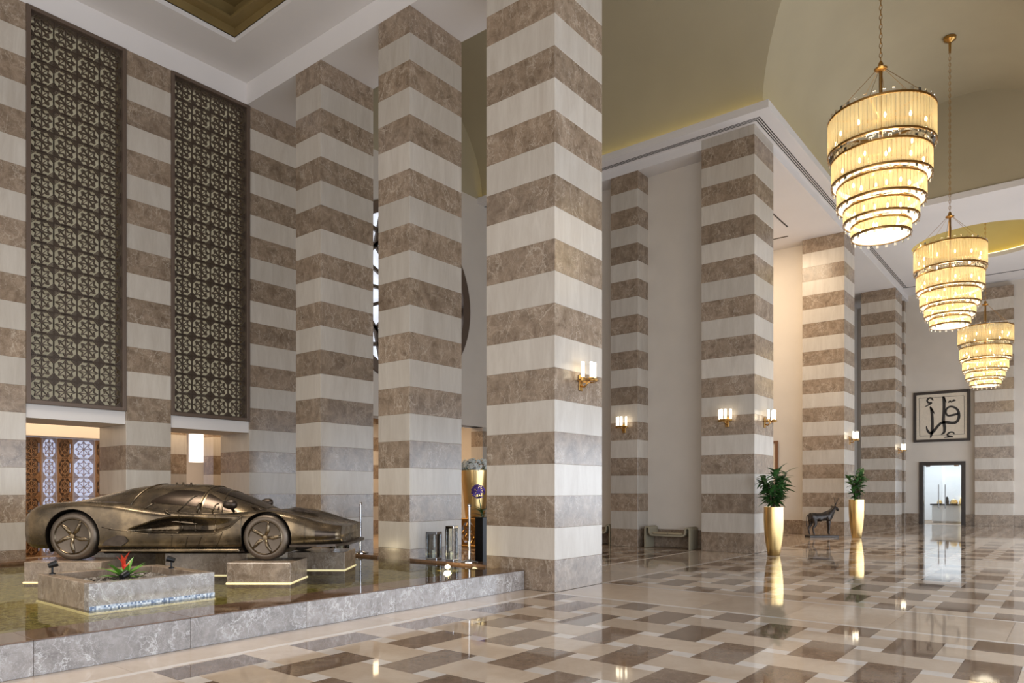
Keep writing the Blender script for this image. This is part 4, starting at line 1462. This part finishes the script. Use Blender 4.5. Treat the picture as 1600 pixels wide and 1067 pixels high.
def finish_chandelier(c, top, e, label):
    """chain and canopy up to the ceiling, light inside"""
    base = c.location.z
    mb = MB()
    z = 3.12
    L = top - base - 0.12
    k = 0
    while z < L:
        pts = []
        for j in range(9):
            t = 2 * PI * j / 8
            a, b = 0.022 * math.cos(t), 0.055 * math.sin(t)
            pts.append((a, 0, z + 0.045 + b) if k % 2 == 0 else (0, a, z + 0.045 + b))
        mb.tube(pts, 0.006, 5, cap=False)
        z += 0.085
        k += 1
    ch = mb.build('chain', 'brass', c)
    ch['kind'] = 'stuff'
    MB().lathe([(0.015, L - 0.30), (0.03, L - 0.25), (0.035, L - 0.02), (0.15, L + 0.05), (0.16, L + 0.12), (0.02, L + 0.13)], 20).build('canopy', 'brass', c, smooth=True)
    for z, f in ((1.95, 0.36), (1.25, 0.24), (0.75, 0.20), (0.38, 0.12), (0.12, 0.08)):
        glow(c, (0.08, 0, z), e * f, (1.0, 0.88, 0.66), 0.28, 'chandelier_light')
    tag(c, label, 'chandelier', 'tiered glass chandeliers')


ch1 = chandelier_proto()
ch2 = copy_tree(ch1)
ch3 = copy_tree(ch1)
ch1.location = (14.1, 2.81, 6.12)
ch2.location = (22.75, 2.82, 6.07)
ch3.location = (31.4, 2.77, 5.42)
finish_chandelier(ch1, 13.98, 70, 'nearest and largest five-tier amber glass chandelier')
finish_chandelier(ch2, 13.98, 70, 'middle five-tier amber glass chandelier, second from the camera')
finish_chandelier(ch3, 11.82, 70, 'smallest looking five-tier amber glass chandelier above the calligraphy')


# ------------------------------------------------------------------ gold planters with plants
def planter(loc, h, r, label, seed, nleaf, spread, lift, plabel):
    p = thing('gold_planter', label, 'planter', loc, group='tall gold planters')
    prof = [(r * 0.60, 0), (r * 0.62, 0.01), (r * 0.74, h * 0.15), (r * 0.88, h * 0.34), (r * 0.97, h * 0.54), (r * 1.01, h * 0.74), (r * 0.99, h * 0.97), (r * 0.985, h), (r * 0.93, h), (r * 0.91, h * 0.93)]
    MB().lathe(prof + [(0.002, h * 0.92)], 40).build('vase_body', 'gold', p, smooth=True)
    MB().lathe([(r * 0.9, h * 0.93), (r * 0.5, h * 0.955), (0.002, h * 0.96)], 24).build('soil', 'soil', p)
    g = thing('potted_plant', plabel, 'plant', (loc[0], loc[1], loc[2] + h * 0.96), group='leafy plants in gold planters')
    rg = random.Random(seed)
    lf = leaf_mesh('leaf', 0.32, 0.12, 0.10, 'leaf')
    ns = 9
    for k in range(ns):
        a = 2 * PI * k / ns + rg.uniform(-0.3, 0.3)
        sp_ = spread * rg.uniform(0.15, 0.75)
        hh = lift * rg.uniform(0.55, 1.0)
        tip = Vector((math.cos(a) * sp_, math.sin(a) * sp_, hh))
        MB().tube([(0.05 * math.cos(a), 0.05 * math.sin(a), 0), tip * 0.5 + Vector((0, 0, 0.08)), tip], [0.016, 0.012, 0.006], 6).build('stem', 'stem', g)
        m = nleaf // ns
        for j in range(m):
            t = 0.12 + 0.88 * (j + rg.random()) / m
            q = tip * t + Vector((0, 0, 0.16 * t * (1 - t)))
            az = a + rg.uniform(-2.2, 2.2)
            el = rg.uniform(-0.35, 0.95) + 0.35 * (t - 0.5)
            put('leaf', lf, g, q, rot=(rg.uniform(-0.5, 0.5), -el, az), scale=rg.uniform(0.65, 1.1))
    return p


planter((17.62, 5.88, 0), 1.18, 0.235, 'tall tapered gold planter beside the column with two wall lamps', 11, 210, 0.58, 0.95, 'bushy dark green leafy plant in the nearer gold planter')
planter((25.75, 5.86, 0), 1.28, 0.24, 'tall tapered gold planter in front of the column behind the antelope', 23, 120, 0.44, 1.0, 'sparser green leafy plant in the farther gold planter')

# ------------------------------------------------------------------ benches
bench_me = None


def bench(loc, rotz, label, depth=0.50, length=1.36):
    b = thing('bench', label, 'bench', loc, rotz, group='olive scroll benches')
    # outline in local x (length) and z: leg up, scroll, dip, seat, mirror
    hl = length / 2
    path = [(-hl, 0.0), (-hl, 0.52)]
    for k in range(1, 9):
        t = PI - PI * k / 8
        path.append((-hl + 0.085 + 0.085 * math.cos(t), 0.52 + 0.085 * math.sin(t)))
    path += [(-hl + 0.17, 0.46)]
    for k in range(1, 7):
        t = PI + (PI / 2) * k / 6
        path.append((-hl + 0.25 + 0.08 * math.cos(t), 0.46 + 0.08 * math.sin(t)))
    path += [(0.0, 0.375)]
    full = path + [(-x, z) for x, z in reversed(path[:-1])]
    th = 0.045
    outl = []
    n = len(full)
    offs = []
    for i, (x, z) in enumerate(full):
        xa, za = full[max(i - 1, 0)]
        xb, zb = full[min(i + 1, n - 1)]
        d = math.hypot(xb - xa, zb - za)
        offs.append((x + (zb - za) / d * th, z - (xb - xa) / d * th))
    mb = MB()
    for i in range(n - 1):
        mb.prism([full[i], full[i + 1], offs[i + 1], offs[i]], -depth / 2, depth / 2)
    mb.build('scroll_frame', 'olive_seat', b)
    MB().chamfer(-hl + 0.24, -0.01, -depth / 2 + 0.03, depth / 2 - 0.03, 0.382, 0.43, 0.018).build('cushion', 'cushion', b)
    MB().chamfer(0.01, hl - 0.24, -depth / 2 + 0.03, depth / 2 - 0.03, 0.382, 0.43, 0.018).build('cushion', 'cushion', b)
    return b


bench((18.0, 8.80, 0), -PI / 2, 'olive scroll-armed bench with sand cushions in front of the plain cream wall')
bench((18.0, 11.25, 0), -PI / 2, 'olive scroll-armed bench mostly hidden behind the largest column')
bench((16.2, 12.2, 0), -PI / 2, 'olive scroll-armed bench seen between the pool columns before the gold urn', 0.6, 2.2)

# ------------------------------------------------------------------ antelope sculpture
ant = thing('antelope_sculpture', 'dark bronze antelope sculpture with long straight horns on a low base', 'sculpture', (25.9, 7.0, 0), 0.0)
adir = math.atan2(RGT.y, RGT.x)
ant.location = FWD * 24.0 + RGT * ((1284 - 800) / 1115 * 24.0)
ant.location.z = 0
ant.rotation_euler = (0, 0, adir + 0.12)
MB().chamfer(-0.52, 0.52, -0.17, 0.17, 0, 0.075, 0.008).build('base_plate', 'ant_bronze', ant)


def skin_body(name, nodes, edges, mat, parent, levels=2, rootv=0):
    me = bpy.data.meshes.new(name)
    me.from_pydata([n[0] for n in nodes], edges, [])
    o = bpy.data.objects.new(name, me)
    COL.objects.link(o)
    md = o.modifiers.new('skin', 'SKIN')
    md.use_smooth_shade = True
    sv = me.skin_vertices[0].data
    for i, nd in enumerate(nodes):
        r = nd[1]
        sv[i].radius = r if isinstance(r, tuple) else (r, r)
        sv[i].use_root = (i == rootv)
    s2 = o.modifiers.new('sub', 'SUBSURF')
    s2.levels = s2.render_levels = levels
    d = bpy.context.evaluated_depsgraph_get()
    m2 = bpy.data.meshes.new_from_object(o.evaluated_get(d))
    bpy.data.objects.remove(o, do_unlink=True)
    m2.materials.clear()
    m2.materials.append(M[mat])
    for q in m2.polygons:
        q.use_smooth = True
    return put(name, m2, parent)


nodes = [((-0.30, 0, 0.73), (0.150, 0.135)), ((-0.41, 0, 0.73), (0.125, 0.115)), ((-0.10, 0, 0.69), (0.165, 0.15)), ((0.12, 0, 0.69), (0.180, 0.155)), ((0.27, 0, 0.75), (0.150, 0.125)), ((0.37, 0, 0.88), 0.105), ((0.44, 0, 0.98), 0.076), ((0.51, 0, 1.00), 0.064), ((0.60, 0, 0.89), 0.040)]
edges = [(0, 1), (0, 2), (2, 3), (3, 4), (4, 5), (5, 6), (6, 7), (7, 8)]
for s in (-1, 1):
    b = len(nodes)
    dx = 0.035 * s
    nodes += [((0.24 + dx, s * 0.075, 0.58), 0.072), ((0.25 + dx, s * 0.08, 0.38), 0.042), ((0.24 + dx, s * 0.08, 0.18), 0.028), ((0.26 + dx, s * 0.08, 0.095), 0.027)]
    edges += [(4, b), (b, b + 1), (b + 1, b + 2), (b + 2, b + 3)]
    b = len(nodes)
    nodes += [((-0.33 - dx, s * 0.08, 0.58), 0.098), ((-0.30 - dx, s * 0.085, 0.44), 0.062), ((-0.40 - dx, s * 0.085, 0.31), 0.038), ((-0.37 - dx, s * 0.085, 0.16), 0.028), ((-0.345 - dx, s * 0.085, 0.095), 0.027)]
    edges += [(0, b), (b, b + 1), (b + 1, b + 2), (b + 2, b + 3), (b + 3, b + 4)]
skin_body('body', nodes, edges, 'ant_bronze', ant)
for s in (-1, 1):
    MB().tube([(0.47, s * 0.025, 1.03), (0.46 + (0.10 if s > 0 else -0.02), s * 0.05, 1.18), (0.44 + (0.22 if s > 0 else -0.05), s * 0.07, 1.36)], [0.018, 0.013, 0.004], 8).build('horn', 'ant_bronze', ant, smooth='all')
    MB().tube([(0.45, s * 0.04, 1.02), (0.42, s * 0.10, 1.05), (0.40, s * 0.14, 1.04)], [0.012, 0.024, 0.004], 8).build('ear', 'ant_bronze', ant, smooth='all')
MB().tube([(-0.49, 0, 0.77), (-0.54, 0, 0.68), (-0.545, 0, 0.50), (-0.54, 0, 0.42), (-0.535, 0, 0.34)], [0.018, 0.013, 0.012, 0.026, 0.006], 8).build('tail', 'ant_bronze', ant, smooth='all')
MB().tube([(0.0, 0, 0.82), (0.15, 0, 0.86), (0.27, 0, 0.90), (0.36, 0, 0.99), (0.42, 0, 1.05)], [0.01, 0.022, 0.024, 0.02, 0.01], 6).build('mane', 'ant_bronze', ant, smooth='all')

# ------------------------------------------------------------------ calligraphy picture on the end wall
cal = thing('calligraphy_picture', 'large square framed picture of black Arabic calligraphy on cream above the glass door', 'picture', (XEND, 5.04, 3.82))
PW, PH = 2.26, 2.33
fwid = 0.12
for a, b, c, d in ((-PW / 2, -PW / 2 + fwid, 0, PH), (PW / 2 - fwid, PW / 2, 0, PH), (-PW / 2 + fwid, PW / 2 - fwid, 0, fwid), (-PW / 2 + fwid, PW / 2 - fwid, PH - fwid, PH)):
    MB().chamfer(-0.09, 0.0, a, b, c, d, 0.01).build('frame_bar', 'darkwood', cal)
MB().box(-0.04, 0.0, -PW / 2 + fwid, PW / 2 - fwid, fwid, PH - fwid).build('canvas', 'canvas', cal)


def pic(px, py):
    u = (px - 250) / 785.0
    top = 250 - 55 * u
    bot = 915 - 27 * u
    v = (py - top) / (bot - top)
    return ((0.5 - u) * PW, (1 - v) * PH)


def stroke(pts, w, name='brush_stroke'):
    """flat ink stroke with smooth centre line; widths in picture pixels"""
    ws = w if isinstance(w, list) else [w] * len(pts)
    P = []
    for i in range(len(pts) - 1):
        p0 = pts[max(i - 1, 0)]; p1 = pts[i]; p2 = pts[i + 1]; p3 = pts[min(i + 2, len(pts) - 1)]
        for j in range(6):
            t = j / 6
            q = [0.5 * (2 * p1[a] + (p2[a] - p0[a]) * t + (2 * p0[a] - 5 * p1[a] + 4 * p2[a] - p3[a]) * t * t + (-p0[a] + 3 * p1[a] - 3 * p2[a] + p3[a]) * t ** 3) for a in (0, 1)]
            P.append((q[0], q[1], ws[i] + (ws[i + 1] - ws[i]) * t))
    P.append((pts[-1][0], pts[-1][1], ws[-1]))
    L = []
    k = PH / 665.0
    for i, (x, y, ww) in enumerate(P):
        a = pic(*P[max(i - 1, 0)][:2]); b = pic(*P[min(i + 1, len(P) - 1)][:2])
        d = math.hypot(b[0] - a[0], b[1] - a[1]) or 1e-6
        c = pic(x, y)
        nx, nz = -(b[1] - a[1]) / d * ww * k / 2, (b[0] - a[0]) / d * ww * k / 2
        L.append(((c[0] + nx, c[1] + nz), (c[0] - nx, c[1] - nz)))
    mb = MB()
    for (a, b), (c, d) in zip(L, L[1:]):
        mb.prism([a, c, d, b], -0.046, -0.0395, 'yz')
    return mb.build(name, 'ink', cal)


stroke([(488, 430), (508, 500), (517, 600), (518, 700), (510, 782), (490, 850)], [18, 32, 32, 32, 34, 14])
stroke([(488, 430), (515, 475), (548, 528)], [14, 24, 6])
stroke([(528, 350), (505, 318), (465, 320), (445, 350), (462, 378), (505, 380), (470, 405), (412, 435)], [14, 22, 22, 22, 22, 20, 20, 8])
stroke([(433, 695), (450, 752), (495, 788), (540, 755), (595, 690), (645, 650), (700, 640), (790, 650), (850, 635), (882, 575), (872, 490), (825, 445), (765, 432), (715, 462), (705, 515), (735, 552), (800, 545), (875, 525)],
       [10, 26, 36, 34, 32, 30, 36, 36, 34, 32, 30, 26, 24, 24, 22, 24, 28, 26])
stroke([(668, 295), (680, 380), (678, 500), (672, 620), (686, 700), (680, 775), (638, 805)], [26, 34, 34, 36, 36, 30, 8])
stroke([(676, 300), (695, 345), (710, 378)], [20, 18, 5])
stroke([(735, 378), (762, 360), (785, 375)], [8, 28, 8])
stroke([(790, 368), (815, 348), (838, 352)], [8, 30, 8])
stroke([(822, 800), (802, 775), (762, 775), (728, 802), (745, 828), (802, 835)], [10, 20, 20, 22, 20, 18])
stroke([(790, 836), (735, 838), (680, 848)], [14, 18, 8])
for a, b in (((330, 320), (950, 285)), ((950, 285), (955, 798)), ((955, 798), (340, 828)), ((340, 828), (330, 320))):
    stroke([a, b], 4, 'ruled_line')

# ------------------------------------------------------------------ things behind the pool columns
ur = thing('gold_urn', 'tall flared gold urn on a pierced gilt stand behind the pool columns', 'vase', (15.0, 13.3, 0))
MB().chamfer(-0.30, 0.30, -0.30, 0.30, 0.0, 0.06).build('stand_base', 'brass', ur)
MB().chamfer(-0.30, 0.30, -0.30, 0.30, 0.74, 0.80).build('stand_top', 'brass', ur)
me = motif(0.56, 0.66, 0.03, -0.01, 0.01).mesh('stand_panel', 'brass')
for k in range(4):
    put('stand_panel', me, ur, (0.27 * math.sin(k * PI / 2), -0.27 * math.cos(k * PI / 2), 0.40), k * PI / 2)
MB().lathe([(0.24, 0.80), (0.27, 0.84), (0.31, 1.2), (0.36, 1.7), (0.41, 2.1), (0.41, 2.14), (0.38, 2.14), (0.36, 1.9), (0.002, 1.85)], 36).build('urn_body', 'gold', ur, smooth=True)
fb = thing('white_flower_bouquet', 'round bouquet of small white flowers in the gold urn', 'flowers', (15.0, 13.3, 1.95))
rg = random.Random(5)
fm = MB()
for k in range(5):
    a = 2 * PI * k / 5
    fm.prism([(0.0, 0.0), (0.035 * math.cos(a - 0.5), 0.035 * math.sin(a - 0.5)), (0.055 * math.cos(a), 0.055 * math.sin(a)), (0.035 * math.cos(a + 0.5), 0.035 * math.sin(a + 0.5))], -0.006, 0.006, 'xy')
fme = fm.mesh('flower', 'petal_white')
for k in range(110):
    d = Vector((rg.gauss(0, 1), rg.gauss(0, 1), abs(rg.gauss(0, 1)) * 0.9)).normalized()
    put('flower', fme, fb, Vector((0, 0, 0.22)) + Vector((d.x * 0.46, d.y * 0.46, d.z * 0.33)) * rg.uniform(0.8, 1.05), rot=d.to_track_quat('Z', 'Y').to_euler(), scale=rg.uniform(0.9, 1.5))
for k in range(12):
    a = k * PI / 6
    MB().tube([(0, 0, 0), (0.4 * math.cos(a), 0.4 * math.sin(a), 0.3)], 0.008, 5).build('stalk', 'leaf', fb)
op = thing('orchid_vase', 'dark upright vase with purple orchids beside the largest column', 'vase', (11.45, 9.95, 0))
MB().chamfer(-0.11, 0.11, -0.11, 0.11, 0, 1.02, 0.01).build('vase_body', 'black', op)
ob = thing('orchid_plant', 'purple orchids with green strap leaves in the dark upright vase', 'plant', (11.45, 9.95, 1.0))
lm2 = leaf_mesh('leaf', 0.42, 0.06, 0.14, 'leaf')
for k in range(16):
    put('leaf', lm2, ob, (0, 0, 0.02 + 0.02 * (k % 8)), rot=(0, -0.35 - 0.07 * (k % 7), k * 2.4), scale=0.7 + 0.04 * (k % 6))
MB().tube([(0, 0, 0), (-0.02, 0.05, 0.35), (-0.05, 0.1, 0.62)], 0.01, 6).build('flower_stem', 'leaf', ob)
pm = fm.mesh('flower', 'petal_purple')
for k in range(14):
    d = Vector((rg.gauss(0, 1), rg.gauss(0, 1), rg.gauss(0, 1))).normalized()
    put('flower', pm, ob, Vector((-0.04, 0.08, 0.56)) + d * 0.13, rot=d.to_track_quat('Z', 'Y').to_euler(), scale=1.4)


def lantern(loc, w, h, rz, label):
    l = thing('mirror_lantern', label, 'lantern', loc, rz, group='mirrored lanterns along the pool edge')
    MB().chamfer(-w / 2, w / 2, -w / 2, w / 2, 0, 0.03).build('base', 'chrome', l)
    MB().chamfer(-w / 2, w / 2, -w / 2, w / 2, h - 0.05, h).build('cap', 'chrome', l)
    for sx in (-1, 1):
        for sy in (-1, 1):
            x, y = sx * (w / 2 - 0.012), sy * (w / 2 - 0.012)
            MB().box(x - 0.012, x + 0.012, y - 0.012, y + 0.012, 0.03, h - 0.05).build('corner_post', 'chrome', l)
    for k in range(4):
        put('pane', MB().box(-w / 2 + 0.025, w / 2 - 0.025, -0.003, 0.003, 0.03, h - 0.05).mesh('pane', 'glass'), l, ((w / 2 - 0.012) * math.sin(k * PI / 2), -(w / 2 - 0.012) * math.cos(k * PI / 2), 0), k * PI / 2)
    MB().lathe([(0.035, 0.03), (0.035, 0.16), (0.004, 0.165)], 14).build('candle', 'petal_white', l)
    MB().box(-w / 2 + 0.03, w / 2 - 0.03, w * 0.2, w * 0.22, 0.03, h - 0.05).build('mirror_back', 'chrome', l)


lantern((9.27, 9.22, 0.335), 0.22, 0.50, 0.3, 'wider mirrored lantern on the pool edge beside the middle column')
lantern((9.28, 8.78, 0.335), 0.17, 0.62, 0.2, 'taller slim mirrored lantern on the pool edge right of the wider one')
lantern((9.27, 11.85, 0.335), 0.20, 0.50, 0.3, 'mirrored lantern on the pool edge beyond the nose of the car')
lantern((9.27, 12.12, 0.335), 0.16, 0.58, 0.1, 'slim mirrored lantern on the pool edge at the farthest pool column')


def rope_post(loc, label):
    p = thing('barrier_post', label, 'post', loc, group='chrome barrier posts')
    MB().lathe([(0.15, 0), (0.15, 0.012), (0.06, 0.03), (0.025, 0.05)], 24).build('post_foot', 'chrome', p, smooth=True)
    MB().tube([(0, 0, 0.04), (0, 0, 0.98)], 0.024, 14).build('post_tube', 'chrome', p, smooth=True)
    MB().lathe([(0.024, 0.96), (0.034, 0.97), (0.034, 1.0), (0.028, 1.01), (0.002, 1.012)], 16).build('post_cap', 'chrome', p, smooth=True)


rope_post((9.27, 8.35, 0.335), 'chrome barrier post on the pool edge in front of the gold urn')
rope_post((9.25, 11.25, 0.335), 'chrome barrier post on the pool edge left of the middle column')

bpy.context.view_layer.update()
